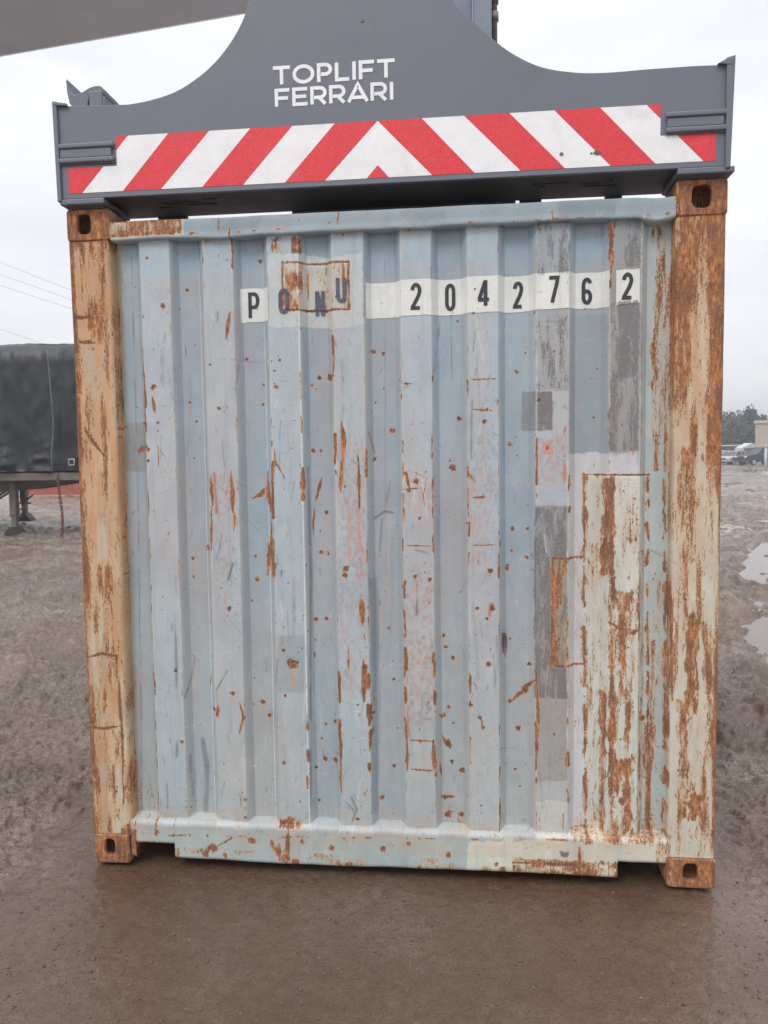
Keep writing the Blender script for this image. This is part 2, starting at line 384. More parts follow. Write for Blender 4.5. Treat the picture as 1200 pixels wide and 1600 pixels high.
for s_ in ((95, 315, 172, 382), (1052, 270, 1145, 342), (140, 1298, 206, 1355), (1038, 1338, 1122, 1398)):      # castings
    a = c2(s_[0], s_[3]); b = c2(s_[2], s_[1]); w_ = window(a[0], b[0], a[1], b[1]); mapc[w_] = lin(170, 140, 122)
    wr[w_][..., 0] = np.maximum(wr[w_][..., 0], .5+.35*fbm(GX[w_]*30, GZ[w_]*30, 3, 60)); wr[w_][..., 2] = .45
for P_ in ([(151, 487), (151, 498), (125, 498), (152, 499), (165, 497)], [(132, 662), (150, 690), (173, 718)], [(190, 1060), (193, 1090), (196, 1160), (198, 1250)],
           [(135, 1128), (165, 1135), (195, 1130)], [(140, 1025), (165, 1018), (187, 1022), (188, 1050)], [(125, 536), (155, 537)]): line(P_, 2.2, .95)
for P_ in ([(1062, 1244), (1076, 1256), (1086, 1250), (1096, 1238)], [(1072, 970), (1076, 1040), (1072, 1100)], [(1045, 900), (1047, 1000), (1047, 1090)]): line(P_, 2.6, .85)
area(1056, 1235, 1096, 1275, .8, 0, 12, .9, (60, 40), 77)
area(1052, 700, 1082, 880, .55, 0, 10); area(1066, 955, 1088, 1110, .9, 0, 12, .6, (50, 10)); area(1053, 1090, 1075, 1210, .6, 0, 12); area(1055, 340, 1120, 480, .7, 0, 14, .5)
# rib edge corrosion
def redge(xa, y0, y1, w, amt, brk=.45): line([(xa(y), y) for y in np.linspace(y0, y1, 6)], w, amt, 0, 1.6, False, brk)
def ex(xm):                                                # photo x of a wall x at a photo row
    return lambda py: px_of(np.array([xm, .02, 2.58-(py-300)*.00242]))[0]
E_ = [(0, 0, 540, 700, 2.0, .9), (0, 0, 760, 1010, 1.6, .8), (0, 0, 1030, 1300, 2, .85), (1, 0, 380, 430, 2, .7), (1, 1, 360, 420, 2, .7), (2, 0, 370, 400, 4, .9), (2, 1, 540, 720, 1.5, .7),
      (2, 0, 690, 900, 3, .95), (2, 1, 690, 780, 4, .9), (2, 1, 1130, 1230, 2.2, .9), (3, 0, 525, 600, 2, .95), (3, 0, 680, 800, 3.2, .9), (3, 1, 700, 900, 2.6, .7), (3, 0, 1030, 1260, 3, .9),
      (3, 1, 1010, 1200, 4, .9), (4, 0, 595, 660, 2, .95), (4, 1, 575, 640, 2, .9), (4, 0, 690, 860, 2, .75), (4, 0, 900, 1210, 3.4, .85), (4, 1, 1020, 1210, 3, .9), (4, 1, 680, 860, 1.5, .8),
      (5, 0, 595, 650, 2, .95), (5, 1, 595, 640, 2.2, .95), (5, 0, 730, 880, 1.8, .8), (5, 1, 830, 900, 2.4, .9), (5, 0, 1040, 1100, 2, .8), (5, 1, 1180, 1300, 2, .7), (5, 1, 360, 700, 1, .45),
      (6, 0, 680, 780, 1.8, .9), (6, 0, 1050, 1220, 3, .9), (6, 1, 690, 800, 2.2, .8), (6, 1, 1120, 1250, 4, .85), (7, 0, 350, 470, 3, .8)]
for r_, side, y0, y1, w_, am in E_: redge(ex(RIBS[r_][side]), y0, y1, w_, am)
for r_ in range(8):
    for side in (0, 1):
        redge(ex(RIBS[r_][side]), 380, 1290, .9, .62, .62)
# flush spots seen in the photograph
SP = [(231, 404, 4), (256, 479, 6), (289, 451, 5), (404, 406, 5), (225, 496, 3), (242, 604, 7), (292, 628, 5), (221, 661, 5), (248, 660, 4), (329, 570, 5), (343, 638, 5), (383, 560, 4), (408, 600, 4), (408, 631, 4),
      (206, 700, 3), (303, 658, 3), (208, 636, 3), (233, 720, 4), (233, 703, 5), (216, 703, 8), (438, 563, 4), (430, 580, 3), (433, 605, 5), (497, 589, 6), (514, 590, 8), (485, 601, 4), (582, 549, 5), (598, 551, 6),
      (613, 673, 7), (584, 717, 4), (651, 752, 8), (707, 731, 8), (703, 720, 4), (718, 654, 5), (500, 704, 5), (487, 704, 6), (509, 801, 5), (500, 864, 5), (541, 888, 6), (540, 898, 7), (324, 857, 7), (298, 873, 5), (299, 903, 4), (360, 950, 6),
      (399, 906, 6), (391, 940, 4), (397, 870, 4), (276, 1047, 5), (365, 1082, 6), (335, 1108, 6), (340, 1115, 5), (408, 1100, 6), (419, 1120, 6), (384, 1248, 4), (286, 1158, 5), (459, 1040, 9), (454, 1030, 4), (444, 1015, 5), (473, 1012, 3),
      (492, 970, 6), (508, 969, 5), (491, 1002, 4), (447, 1085, 4), (523, 1130, 6), (507, 1134, 4), (501, 1157, 4), (507, 1190, 6), (524, 1191, 7), (445, 1190, 5), (492, 1202, 4), (497, 1254, 5), (615, 1200, 5), (584, 1114, 4), (620, 1141, 4),
      (596, 1251, 6), (606, 984, 4), (615, 1064, 4), (571, 1043, 7, .95, 0, 1.8), (693, 995, 5), (697, 1013, 5), (708, 1030, 6), (691, 1122, 8), (700, 1108, 5), (708, 1133, 4), (700, 1165, 9), (722, 1207, 8), (706, 1193, 5), (700, 1277, 9), (695, 1250, 6), (722, 1277, 7),
      (763, 1037, 7), (769, 950, 7), (761, 966, 5), (745, 950, 5), (750, 1120, 5), (737, 1100, 4), (755, 1135, 5), (793, 890, 6), (800, 862, 4), (766, 892, 6), (757, 658, 6), (717, 654, 5), (809, 580, 5), (822, 550, 3), (797, 694, 5), (808, 712, 3), (801, 827, 6), (825, 827, 4), (824, 872, 5), (794, 885, 4),
      (846, 1010, 4), (828, 1040, 5), (798, 1000, 3), (821, 1081, 8), (797, 1098, 5), (811, 1140, 6), (806, 1205, 4), (813, 1233, 3), (842, 625, 6), (855, 700, 6), (761, 640, 4), (930, 652, 3), (935, 575, 3), (865, 550, 3), (740, 490, 4), (715, 500, 3), (1006, 1124, 7),
      (672, 905, 5), (649, 900, 5), (655, 810, 4), (634, 740, 5), (640, 767, 5), (560, 1100, 3), (470, 1251, 3), (560, 1278, 4), (385, 1275, 4), (301, 1300, 3), (540, 760, 4), (970, 1250, 9)]
for q in SP:
    spot(q[0], q[1], q[2], *(q[3:] or (.95,)))
    if q[2] >= 5 and rng.random() < .6: line([(q[0], q[1]), (q[0]+rng.normal(0, 1), q[1]+rng.uniform(8, 26))], 1.6, .38, 2)
for _ in range(900):
    x = rng.uniform(185, 1035); y = 380+900*rng.random()**.8; spot(x, y, rng.choice([1.0, 1.3, 1.7, 2.4], p=[.45, .3, .17, .08]), rng.uniform(.55, .95), 0, rng.uniform(.8, 2))
for _ in range(70):
    x = rng.uniform(190, 830); y = rng.uniform(500, 1270); L = rng.uniform(5, 28); a = rng.normal(0, .3)
    line([(x, y), (x+math.sin(a)*L, y+math.cos(a)*L)], rng.uniform(.4, .9), .7)
# long scrapes and streaks
LN = [([(361, 487), (357, 510), (354, 532)], 2.6), ([(429, 700), (430, 720), (446, 748)], 2.2), ([(416, 735), (417, 775), (421, 800)], 4.2), ([(390, 780), (405, 773), (414, 762)], 3.5), ([(424, 815), (422, 860), (415, 900)], 4.5),
      ([(429, 850), (424, 905)], 3), ([(502, 745), (496, 765), (491, 785)], 3.2), ([(489, 790), (488, 840)], 2.2), ([(490, 1020), (490, 1030)], 2), ([(376, 1096), (382, 1120), (375, 1145)], 3.2), ([(342, 1100), (342, 1120)], 3.5),
      ([(835, 1062), (820, 1080), (800, 1098)], 4.2), ([(838, 1050), (840, 1110), (841, 1140)], 2.8), ([(630, 765), (660, 762)], 1.5), ([(735, 640), (770, 642)], 1.8), ([(735, 778), (766, 776)], 1.6), ([(735, 852), (776, 851)], 1.3), ([(632, 852), (675, 853)], 1.3),
      ([(630, 600), (644, 600)], 2), ([(733, 594), (776, 592)], 1.6), ([(635, 1155), (680, 1157)], 1.6), ([(635, 1200), (680, 1203)], 1.8), ([(636, 1155), (637, 1203)], 3.2), ([(677, 1155), (678, 1203)], 3.4), ([(690, 1150), (695, 1163), (706, 1168)], 2.6),
      ([(688, 1192), (690, 1215)], 1.8), ([(689, 1248), (712, 1249)], 2.6), ([(752, 1120), (754, 1140)], 2.4), ([(249, 700), (262, 718)], 1), ([(248, 695), (249, 730)], .8), ([(252, 722), (260, 740)], .9), ([(734, 740), (742, 755)], 2), ([(634, 735), (640, 765)], 2.2),
      ([(667, 745), (660, 790)], 1), ([(640, 733), (668, 748)], .9), ([(333, 900), (355, 915)], .8), ([(534, 660), (538, 690), (536, 715)], 4), ([(534, 715), (533, 770)], 3), ([(561, 710), (563, 800)], 3), ([(566, 935), (566, 975)], 5),
      ([(546, 1010), (545, 1050)], 2), ([(569, 1030), (570, 1095)], 5.5), ([(240, 620), (243, 645)], 2.4), ([(286, 535), (287, 560)], 1.2), ([(330, 740), (334, 790)], 4), ([(362, 735), (366, 800)], 4), ([(332, 790), (331, 860)], 2.2), ([(368, 800), (367, 830)], 2)]
for P_, w_ in LN: line(P_, w_*.85, .80)
# red-primer scrapes are painted, not rusted
def tint(px0, py0, px1, py1, col, amt, seed):
    a = c2(px0, py1); b = c2(px1, py0); s = window(a[0], b[0], a[1], b[1]); gx, gz = GX[s], GZ[s]
    k = sstep(.52, .66, fbm(gx*120, gz*50, 4, seed))*amt*sstep(0, .012, np.minimum(np.minimum(gx-a[0], b[0]-gx), (np.minimum(gz-a[1], b[1]-gz))*.5)+.004)
    mapc[s] = mapc[s]*(1-k[..., None])+np.array(col)*k[..., None]
PINK = lin(196, 128, 120)
for a_ in ((328, 730, 374, 830), (528, 680, 575, 880), (528, 880, 575, 1100), (632, 900, 680, 1040), (732, 740, 780, 900), (836, 680, 886, 760), (632, 730, 680, 800), (632, 1020, 680, 1130)): tint(*a_, PINK, .38, 71)
for a_ in ((528, 700, 575, 960), (632, 880, 680, 1120), (732, 620, 780, 780), (845, 680, 884, 740), (330, 830, 372, 900), (632, 1080, 680, 1140)): tint(*a_, lin(116, 124, 138), .3, 83)
for a_ in ((420, 1150, 480, 1290), (528, 1050, 578, 1290), (632, 1150, 680, 1290), (420, 370, 470, 700), (740, 870, 780, 1290)): tint(*a_, lin(196, 204, 196), .22, 91)
def scratch(pts, w, col, amt):
    P = np.array([c2(*p) for p in pts]); w = w*MP/1000
    for a, b in zip(P, P[1:]):
        mg = 3*w+.004; s = window(min(a[0], b[0])-mg, max(a[0], b[0])+mg, min(a[1], b[1])-mg, max(a[1], b[1])+mg); gx, gz = GX[s], GZ[s]
        if gx.size == 0: continue
        t = np.clip(((gx-a[0])*(b[0]-a[0])+(gz-a[1])*(b[1]-a[1]))/(np.sum((b-a)**2)+1e-12), 0, 1); d = np.hypot(gx-(a[0]+t*(b[0]-a[0])), gz-(a[1]+t*(b[1]-a[1])))
        k = (amt*(1-sstep(.4, 1.4, d/w))*sstep(.30, .5, fbm(gx*50, gz*9, 4, 17)))[..., None]; mapc[s] = mapc[s]*(1-k)+np.array(col)*k
COLS = [lin(96, 100, 106), lin(118, 128, 138), lin(206, 210, 208), lin(176, 96, 88), lin(206, 150, 142), lin(80, 96, 124)]
for _ in range(330):
    rib = rng.integers(0, 8); onrib = rng.random() < .72
    x_ = (rng.uniform(*RIBS[rib]) if onrib else rng.uniform(-.98, .98)); zc_ = rng.uniform(.25, 2.2); u_, v_ = px_of(np.array([x_, .03, zc_])); mid = (650 < v_ < 1100)
    c_ = COLS[rng.choice(6, p=[.24, .25, .2, .11, .12, .08] if (mid and onrib) else [.34, .4, .24, .01, .01, 0])]
    L_ = rng.exponential(22)+5; a_ = rng.normal(0, .18) if rng.random() < .8 else rng.normal(1.2, .4); scratch([(u_, v_), (u_+math.sin(a_)*L_*.5+rng.normal(0, 1), v_+math.cos(a_)*L_*.5), (u_+math.sin(a_)*L_, v_+math.cos(a_)*L_)], rng.choice([.5, .8, 1.3]), c_, rng.uniform(.4, .85))
for _ in range(26):                                         # long runs of old paint and rain streaks
    u_ = rng.uniform(200, 880); v_ = rng.uniform(400, 1150); L_ = rng.uniform(60, 220); scratch([(u_, v_), (u_+rng.normal(0, 2), v_+L_/2), (u_+rng.normal(0, 3), v_+L_)], rng.uniform(.8, 3.2), lin(138, 154, 166) if rng.random() < .6 else lin(186, 194, 190), rng.uniform(.3, .6))
for P_, w_, c_ in (([(538, 690), (536, 720), (533, 760)], 3.5, 3), ([(566, 940), (567, 970)], 4.5, 3), ([(650, 905), (652, 960)], 2, 5), ([(768, 945), (765, 960)], 4, 3), ([(336, 740), (340, 800)], 3, 3), ([(362, 750), (366, 820)], 2.5, 4),
                   ([(560, 790), (563, 860)], 3, 4), ([(545, 780), (548, 870)], 2.5, 4), ([(636, 1110), (640, 1150)], 1.5, 3), ([(566, 870), (568, 900)], 4, 4), ([(365, 880), (358, 905)], 2, 5), ([(738, 600), (736, 720)], 1, 0), ([(500, 1100), (500, 1150)], .8, 2),
                   ([(550, 1245), (558, 1262), (552, 1280)], 2.4, 1), ([(585, 810), (600, 800), (612, 802)], 2, 0), ([(596, 812), (592, 860), (590, 900)], 1.8, 1), ([(480, 730), (484, 900), (486, 1260)], 1.2, 0), ([(704, 440), (706, 600)], .8, 0), ([(600, 380), (602, 900)], .6, 1),
                   ([(201, 400), (212, 800), (218, 1270)], .8, 0), ([(313, 1160), (320, 1200), (318, 1270)], 5, 1), ([(296, 1180), (300, 1275)], 2, 1), ([(276, 900), (278, 1180)], 2.5, 1)): scratch(P_, w_, COLS[c_], .8)
for ra_, rb_ in RIBS:                                       # chalky lines along the folds
    for e_ in (ra_, rb_):
        k = (.45*(1-sstep(.0015, .006, np.abs(GX-e_)))*sstep(.4, .6, fbm(GX*8+e_*50, GZ*3, 4, 19))*(GZ > .18)*(GZ < 2.47))[..., None]; mapc += (np.array(lin(206, 206, 190))-mapc)*k
# identification plate: welded rectangle, rusty
line([(443, 411), (545, 410), (546, 484), (443, 485), (443, 411)], 2.4, .95, 0, 1.3, False)
area(444, 412, 472, 482, .62, 0, 5, .5, (50, 20)); area(474, 414, 544, 482, .30, 0, 5, .6, (50, 20)); area(505, 412, 545, 432, .4, 0, 5)
line([(479, 415), (480, 480)], 1.5, .8); line([(536, 412), (540, 480)], 3, .8)
patch(rect(444, 412, 545, 484), lin(196, 196, 190), .6, 1, .002)
# lower right repair: heavy rust
line([(914, 742), (1016, 742)], 2.0, .95, 0, 1.2, False)
for q_ in ([(915, 742), (914, 1000), (916, 1310)], [(1016, 742), (1014, 900), (1016, 1310)]):
    line(q_, 1.6, .85, 0, 2.0, False, .3); line(q_, 6.5, .55, 0, 2.0, False, .35)
line([(862, 872), (912, 872)], 2.4, .9, 0, 1, False); line([(862, 1040), (912, 1040)], 2.4, .9, 0, 1, False); line([(862, 872), (862, 1040)], 2.6, .9, 0, 1, False)
area(917, 746, 1014, 1308, .27, 0, 4, 1, (80, 22), 117); area(893, 800, 1045, 1308, .2, 0, 10, 1, (80, 16), 118); area(1056, 345, 1118, 1335, .28, 0, 8, 1, (80, 18), 119); area(110, 380, 188, 1295, .26, 0, 8, 1, (80, 14), 120)
area(862, 872, 888, 1040, .55, 0, 5, .7, (60, 8)); area(864, 970, 886, 1035, .4, 0, 5)
area(940, 745, 960, 900, .92, 0, 5, .35, (50, 4)); area(948, 900, 962, 1310, .85, 0, 5, .45, (70, 4)); area(962, 745, 995, 850, .45, 0, 8, .8); area(936, 1080, 946, 1300, .85, 0, 4, .4, (50, 3))
area(950, 920, 990, 1160, .55, 0, 12, .9, (40, 9), 15); area(955, 1180, 990, 1300, .7, 0, 14, .8, (40, 10), 16); area(916, 850, 936, 1310, .36, 0, 10, .9, (60, 7), 17)
area(993, 860, 1012, 1000, .45, 0, 6, .9, (60, 6), 18); area(1000, 1000, 1030, 1310, .58, 0, 10, .8, (60, 6), 19); area(1018, 900, 1042, 1100, .3, 0, 10, .9, (60, 7), 20); area(995, 1110, 1003, 1300, .7, 0, 4, .5)
area(1018, 350, 1056, 740, .42, 0, 12, 1, (60, 5), 23); area(1022, 350, 1034, 700, .6, 0, 8, .7, (60, 4), 24); line([(1040, 750), (1042, 1000), (1038, 1300)], 3.5, .7, 0, 2, False, .4)
line([(949, 970), (976, 988)], 2); line([(984, 990), (994, 985)], 3); line([(962, 1025), (985, 1045)], 1.2)
area(893, 860, 912, 1010, .22, 0, 8, 1)
patch([(988, 690), (992, 693), (990, 712), (987, 708)], lin(190, 110, 118), .9, 1); patch(rect(1001, 1092, 1004, 1104), lin(40, 46, 52), 1, .5)
# pink-ringed chip and dark dents
patch([(848, 690), (858, 689), (863, 703), (858, 714), (848, 708)], lin(206, 150, 146), .9, 1.5)
for a_ in ((880, 662, 885, 682), (879, 718, 886, 760)): patch([(a_[0]+2, a_[1]), (a_[2], (a_[1]+a_[3])/2), (a_[0]+2, a_[3]), (a_[0], (a_[1]+a_[3])/2)], lin(190, 128, 124), .9, 1)
# top rail and rib tops
area(176, 338, 288, 372, .62, 0, 4, .6, (20, 30), 61); patch([(176, 345), (292, 340), (292, 372), (176, 378)], lin(190, 184, 172), .9, 1)
line([(180, 350), (286, 346), (286, 366), (180, 372)], 2.5, .95, 0, 1, False); area(288, 342, 1050, 345, .35, 0, 4, 1, (14, 40), 62)
for P_, w_ in (([(345, 344), (346, 366)], 1.6), ([(531, 335), (529, 350)], 1.8), ([(405, 338), (500, 333)], 1.4), ([(640, 330), (642, 352)], 1.2), ([(858, 318), (862, 340)], 1.6), ([(900, 312), (1040, 308)], 1.2), ([(300, 368), (700, 352)], 1.1), ([(720, 352), (1045, 337)], 1.1)): line(P_, w_, .8, 0, 1, False, .4)
area(560, 318, 900, 345, .22, 1, 10, 1, (16, 30), 121)
for x, y in ((470, 345), (498, 340), (516, 350), (530, 345), (760, 338), (653, 350), (930, 330), (968, 320)): spot(x, y, 3, .8)
area(422, 370, 470, 398, .5, 0, 6, .9, (50, 14)); area(950, 350, 960, 420, .6, 0, 6, .6); area(1020, 352, 1050, 420, .45, 0, 6, .9); area(318, 372, 366, 384, .35, 0, 5, 1); area(218, 376, 264, 384, .35, 0, 5, 1)
area(736, 352, 780, 360, .45, 0, 3, 1); area(522, 362, 568, 372, .35, 0, 4, 1); area(628, 356, 674, 364, .4, 0, 4, 1)
# bottom rail
for x, y, r_ in ((335, 1318, 12), (325, 1328, 10), (340, 1320, 8), (355, 1330, 7), (395, 1308, 10), (438, 1325, 14), (450, 1335, 14), (465, 1340, 10), (428, 1312, 8), (475, 1310, 7), (455, 1282, 14), (444, 1284, 10), (467, 1285, 8), (250, 1295, 7), (275, 1300, 5), (328, 1300, 5), (520, 1318, 8), (548, 1345, 9), (600, 1320, 8), (640, 1312, 6), (700, 1330, 8), (655, 1350, 7), (590, 1352, 8), (775, 1345, 6)):
    spot(x, y, r_, .78)
line([(453, 1295), (451, 1335)], 4, .9); line([(341, 1318), (372, 1300)], 1.5, .9)
area(290, 1335, 730, 1358, .32, 0, 5, 1, (14, 30), 63); area(800, 1340, 960, 1369, .62, 0, 5, .6, (16, 30), 64); line([(800, 1341), (903, 1346), (904, 1318)], 3, .9); area(905, 1290, 925, 1312, .6, 0, 5); area(890, 1300, 1045, 1311, .42, 0, 5, 1, (20, 40), 65)
area(1020, 1310, 1045, 1345, .55, 0, 5); area(900, 1308, 912, 1345, .4, 0, 4); area(730, 1348, 800, 1366, .5, 0, 5, .8); area(196, 1283, 218, 1318, .55, 0, 4); area(268, 1318, 285, 1350, .6, 0, 4); area(205, 1310, 272, 1320, .7, 0, 3); area(955, 1345, 1045, 1352, .75, 0, 3)
patch(rect(196, 1290, 219, 1352), lin(150, 116, 94), .95, 1); area(196, 1290, 219, 1352, .9, 0, 3, .3)
for P_ in ([(205, 1285), (207, 1345)], [(210, 1319), (270, 1319), (284, 1352)], [(1042, 1349), (965, 1347), (958, 1372)]): line(P_, 4.0, .95, 0, 1, False)
patch([(873, 1324), (888, 1325), (885, 1334), (876, 1332)], lin(80, 96, 118), .95, 2)
area(180, 1274, 1045, 1296, .20, 0, 5, 1, (18, 40), 66); area(180, 1276, 1045, 1300, .2, 1, 4, 1, (30, 60), 67); area(198, 1286, 1045, 1312, .14, 2, 8, 1, (10, 20), 68)
for ra_, rb_ in RIBS:
    x_ = px_of(np.array([ra_, .02, .17]))[0]; x2_ = px_of(np.array([rb_, .02, .17]))[0]; line([(x_+1, 1300+.012*(x_-250)), (x2_, 1300+.012*(x_-250))], 1.5, .8, 0, 2, False, .42)
area(176, 400, 1045, 1290, .10, 2, 10, 1, (9, 1.5), 69)
# big dents (metres of push-in): crease by rib four and the torn slot
DENT = np.zeros((NZ, NX))
def dent(px, py, rx, rz, d):
    x, z = c2(px, py); DENT[:] += d*np.exp(-((GX-x)/rx)**2-((GZ-z)/rz)**2)
dent(586, 1010, .012, .28, .010); dent(787, 1008, .010, .045, .02); dent(604, 800, .02, .05, .006); dent(940, 540, .05, .25, .004); dent(460, 1036, .03, .05, .003); dent(690, 620, .05, .12, .004)
dent(975, 900, .03, .1, .006); dent(350, 1010, .06, .08, .004); dent(240, 690, .03, .04, .004); dent(850, 850, .04, .2, .003); dent(385, 1180, .01, .06, .005); dent(760, 1010, .03, .2, .003); dent(545, 880, .03, .2, .004)
for _ in range(26): dent(rng.uniform(190, 1030), rng.uniform(420, 1260), rng.uniform(.012, .05), rng.uniform(.02, .12), rng.uniform(-.002, .004))
patch([(450, 1033), (457, 1028), (468, 1034), (467, 1042), (455, 1045)], lin(78, 62, 60), 1, 2); patch([(209, 703), (218, 696), (225, 697), (222, 706), (212, 709)], lin(96, 78, 74), 1, 1); patch([(538, 884), (546, 886), (545, 893), (537, 892)], lin(86, 60, 58), 1, 1); line([(459, 1046), (460, 1075)], 4, .5, 2)
patch([(785, 990), (791, 992), (793, 1015), (790, 1032), (784, 1015)], lin(70, 72, 76), .9, 1)
patch([(576, 905), (588, 905), (592, 1100), (590, 1270), (580, 1270), (582, 1080)], lin(132, 148, 162), .55, 2)

def sample(buf, x, z):
    u = np.clip((x-X0)/CS-.5, 0, NX-1.001); v = np.clip((z-Z0)/CS-.5, 0, NZ-1.001)
    i = u.astype(int); j = v.astype(int); fu = u-i; fv = v-j
    if buf.ndim == 3: fu = fu[..., None]; fv = fv[..., None]
    return (buf[j, i]*(1-fu)+buf[j, i+1]*fu)*(1-fv)+(buf[j+1, i]*(1-fu)+buf[j+1, i+1]*fu)*fv
def weather(o, base=None, rust_k=1.0, add=0.0, deep=None, wash=None):
    me = o.data; n = len(me.vertices); co = np.empty(n*3, np.float32); me.vertices.foreach_get('co', co); co = co.reshape(-1, 3)+np.array(wloc(o))
    P = sample(mapc, co[:, 0], co[:, 2]) if base is None else np.tile(np.array(base), (n, 1))
    Wr = sample(wr, co[:, 0], co[:, 2]).copy(); Wr[:, 0] = np.clip(Wr[:, 0]*rust_k+add, 0, 1)
    if deep is not None:                                   # beyond this depth the wall map no longer applies
        k = co[:, 1] > deep; Wr[k] = (.52+add, .2, .2)
    if wash is not None: Wr[:, 2] = wash
    a = me.attributes.new('paint', 'FLOAT_COLOR', 'POINT'); a.data.foreach_set('color', np.hstack([P, np.ones((n, 1))]).astype(np.float32).ravel())
    a = me.attributes.new('wear', 'FLOAT_COLOR', 'POINT'); a.data.foreach_set('color', np.hstack([Wr, np.ones((n, 1))]).astype(np.float32).ravel())
    return o

# ------------------------------------------------------------------ shipping container
box = empty('shipping_container', (0, 0, 0))
tag(box, 'weathered pale blue steel shipping container with rusty corner posts standing under the lifting frame', 'shipping container')
def wob(x, z): return (fbm(x*2.3+3, z*1.7, 3, 101)-.5)*.010+sample(DENT, x, z)
def wall_y(x, z): return corr(x)+wob(x, z)-sample(hgt, x, z)
xs = np.unique(np.concatenate([np.arange(-1.08, 1.0801, .0036), np.array(cx)])); zs = np.arange(.168, 2.53, .0036)
XX, ZZ = np.meshgrid(xs, zs)
V = np.stack([XX, wall_y(XX, ZZ), ZZ], -1)
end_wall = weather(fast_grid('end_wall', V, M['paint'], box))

def post(x0, x1, inner_right):
    r = .014; pr = [(x0, .10)]
    pr += [(x0+r-r*math.cos(a), r-r*math.sin(a)) for a in np.linspace(0, math.pi/2, 6)]
    pr += [(x, 0.0) for x in np.linspace(x0+r, x1-r, 46)[1:-1]]
    pr += [(x1-r+r*math.sin(a), r-r*math.cos(a)) for a in np.linspace(0, math.pi/2, 6)]
    pr += [(x1, .10)]
    pr = np.array(pr); z = np.arange(.118, 2.474, .004)
    V = np.zeros((len(z), len(pr), 3)); V[..., 0] = pr[:, 0]; V[..., 2] = z[:, None]
    V[..., 1] = pr[:, 1]+(fbm(V[..., 0]*6, V[..., 2]*3, 4, 111)-.5)*.008*(pr[:, 1] < .05)
    V[..., 0] += (fbm(V[..., 2]*2.5, V[..., 2]*0+x0, 4, 112)-.5)*.006
    return weather(fast_grid('corner_post', V, M['paint'], box), deep=.05)
tag(post(-1.219, -1.052, True), 'orange-stained corner post, left'); tag(post(1.045, 1.217, False), 'cream corner post flaking into brown rust, right')
def casting(x0, x1, z0, z1, hx, hz, hw, hh, y0=-.004, y1=.158, front=True, ang=0):
    n = 96; cxm, czm = (x0+x1)/2, (z0+z1)/2; W_, H_ = (x1-x0)/2, (z1-z0)/2; rad = .012; rings = []
    T = np.linspace(0, 2*math.pi, n, endpoint=False)
    def rr(dx, dz, k):
        q = np.maximum(np.abs(np.cos(T))/dx, np.abs(np.sin(T))/dz); x = np.cos(T)/q; z = np.sin(T)/q
        x = np.sign(x)*np.minimum(np.abs(x), dx); z = np.sign(z)*np.minimum(np.abs(z), dz)
        m_ = (np.abs(x) > dx-k) & (np.abs(z) > dz-k)           # round the corners
        ux = np.abs(x)-(dx-k); uz = np.abs(z)-(dz-k); L = np.hypot(ux, uz)+1e-9
        x = np.where(m_, np.sign(x)*((dx-k)+ux/L*k), x); z = np.where(m_, np.sign(z)*((dz-k)+uz/L*k), z)
        return x, z
    ox, oz = rr(W_, H_, rad); e = 3.2
    ix = np.sign(np.cos(T))*np.abs(np.cos(T))**(2/e)*hw; iz = np.sign(np.sin(T))*np.abs(np.sin(T))**(2/e)*hh
    rings.append(np.stack([cxm+ox, np.full(n, y1), czm+oz], -1)); rings.append(np.stack([cxm+ox, np.full(n, y0+.008), czm+oz], -1)); rings.append(np.stack([cxm+ox*.97, np.full(n, y0+.002), czm+oz*.97], -1))
    for t in np.linspace(0, 1, 9)[0:]:
        ax = (cxm+ox*.94)*(1-t)+(hx+ix*1.06)*t; az = (czm+oz*.94)*(1-t)+(hz+iz*1.06)*t
        rings.append(np.stack([ax, np.full(n, y0), az], -1))
    rings.append(np.stack([hx+ix, np.full(n, y0+.003), hz+iz], -1)); rings.append(np.stack([hx+ix, np.full(n, y0+.03), hz+iz], -1))
    g = 1.35
    rings.append(np.stack([hx+ix*g*.9, np.full(n, y0+.032), hz+iz*g*.8], -1)); rings.append(np.stack([hx+ix*g*.9, np.full(n, y0+.12), hz+iz*g*.8], -1)); rings.append(np.stack([hx+ix*.02, np.full(n, y0+.12), hz+iz*.02], -1))
    V = np.array(rings)
    if not front: V[..., 1] = 6.058-V[..., 1]
    V[..., 1] += (fbm(V[..., 0]*20, V[..., 2]*20, 3, 120)-.5)*.002
    o = fast_grid('corner_casting', V, M['paint'], box, closed=True)
    return weather(o, deep=.03)
for fr in (True, False):
    casting(-1.221, -1.045, 2.472, 2.592, -1.150, 2.535, .027, .038, front=fr)
    casting(1.044, 1.221, 2.466, 2.592, 1.132, 2.532, .034, .040, front=fr)
    casting(-1.214, -1.062, .0, .119, -1.146, .066, .022, .034, front=fr)
    casting(1.042, 1.219, .0, .115, 1.128, .062, .027, .034, front=fr)

# top rail: profile swept along x, slightly buckled
prof = [(.16, 2.540), (.03, 2.540), (.004, 2.5395), (.001, 2.538), (.0, 2.534), (-.001, 2.515), (.0, 2.50), (-.001, 2.485), (-.003, 2.475), (-.001, 2.469), (.006, 2.467), (.06, 2.468)]
xr = np.arange(-1.046, 1.0461, .004); V = np.zeros((len(xr), len(prof), 3)); V[..., 0] = xr[:, None]
bw = (fbm(xr*7, xr*0, 4, 130)-.5)*.009-.012*np.exp(-((xr-.98)/.05)**2)-.006*np.exp(-((xr+.62)/.08)**2)
V[..., 1] = np.array([p[0] for p in prof])+(fbm(xr*9, xr*0+9, 4, 131)-.5)[:, None]*.005
V[..., 2] = np.array([p[1] for p in prof])+bw[:, None]*np.linspace(.15, 1.1, len(prof))
weather(fast_grid('top_rail', V, M['paint'], box, flip=True))

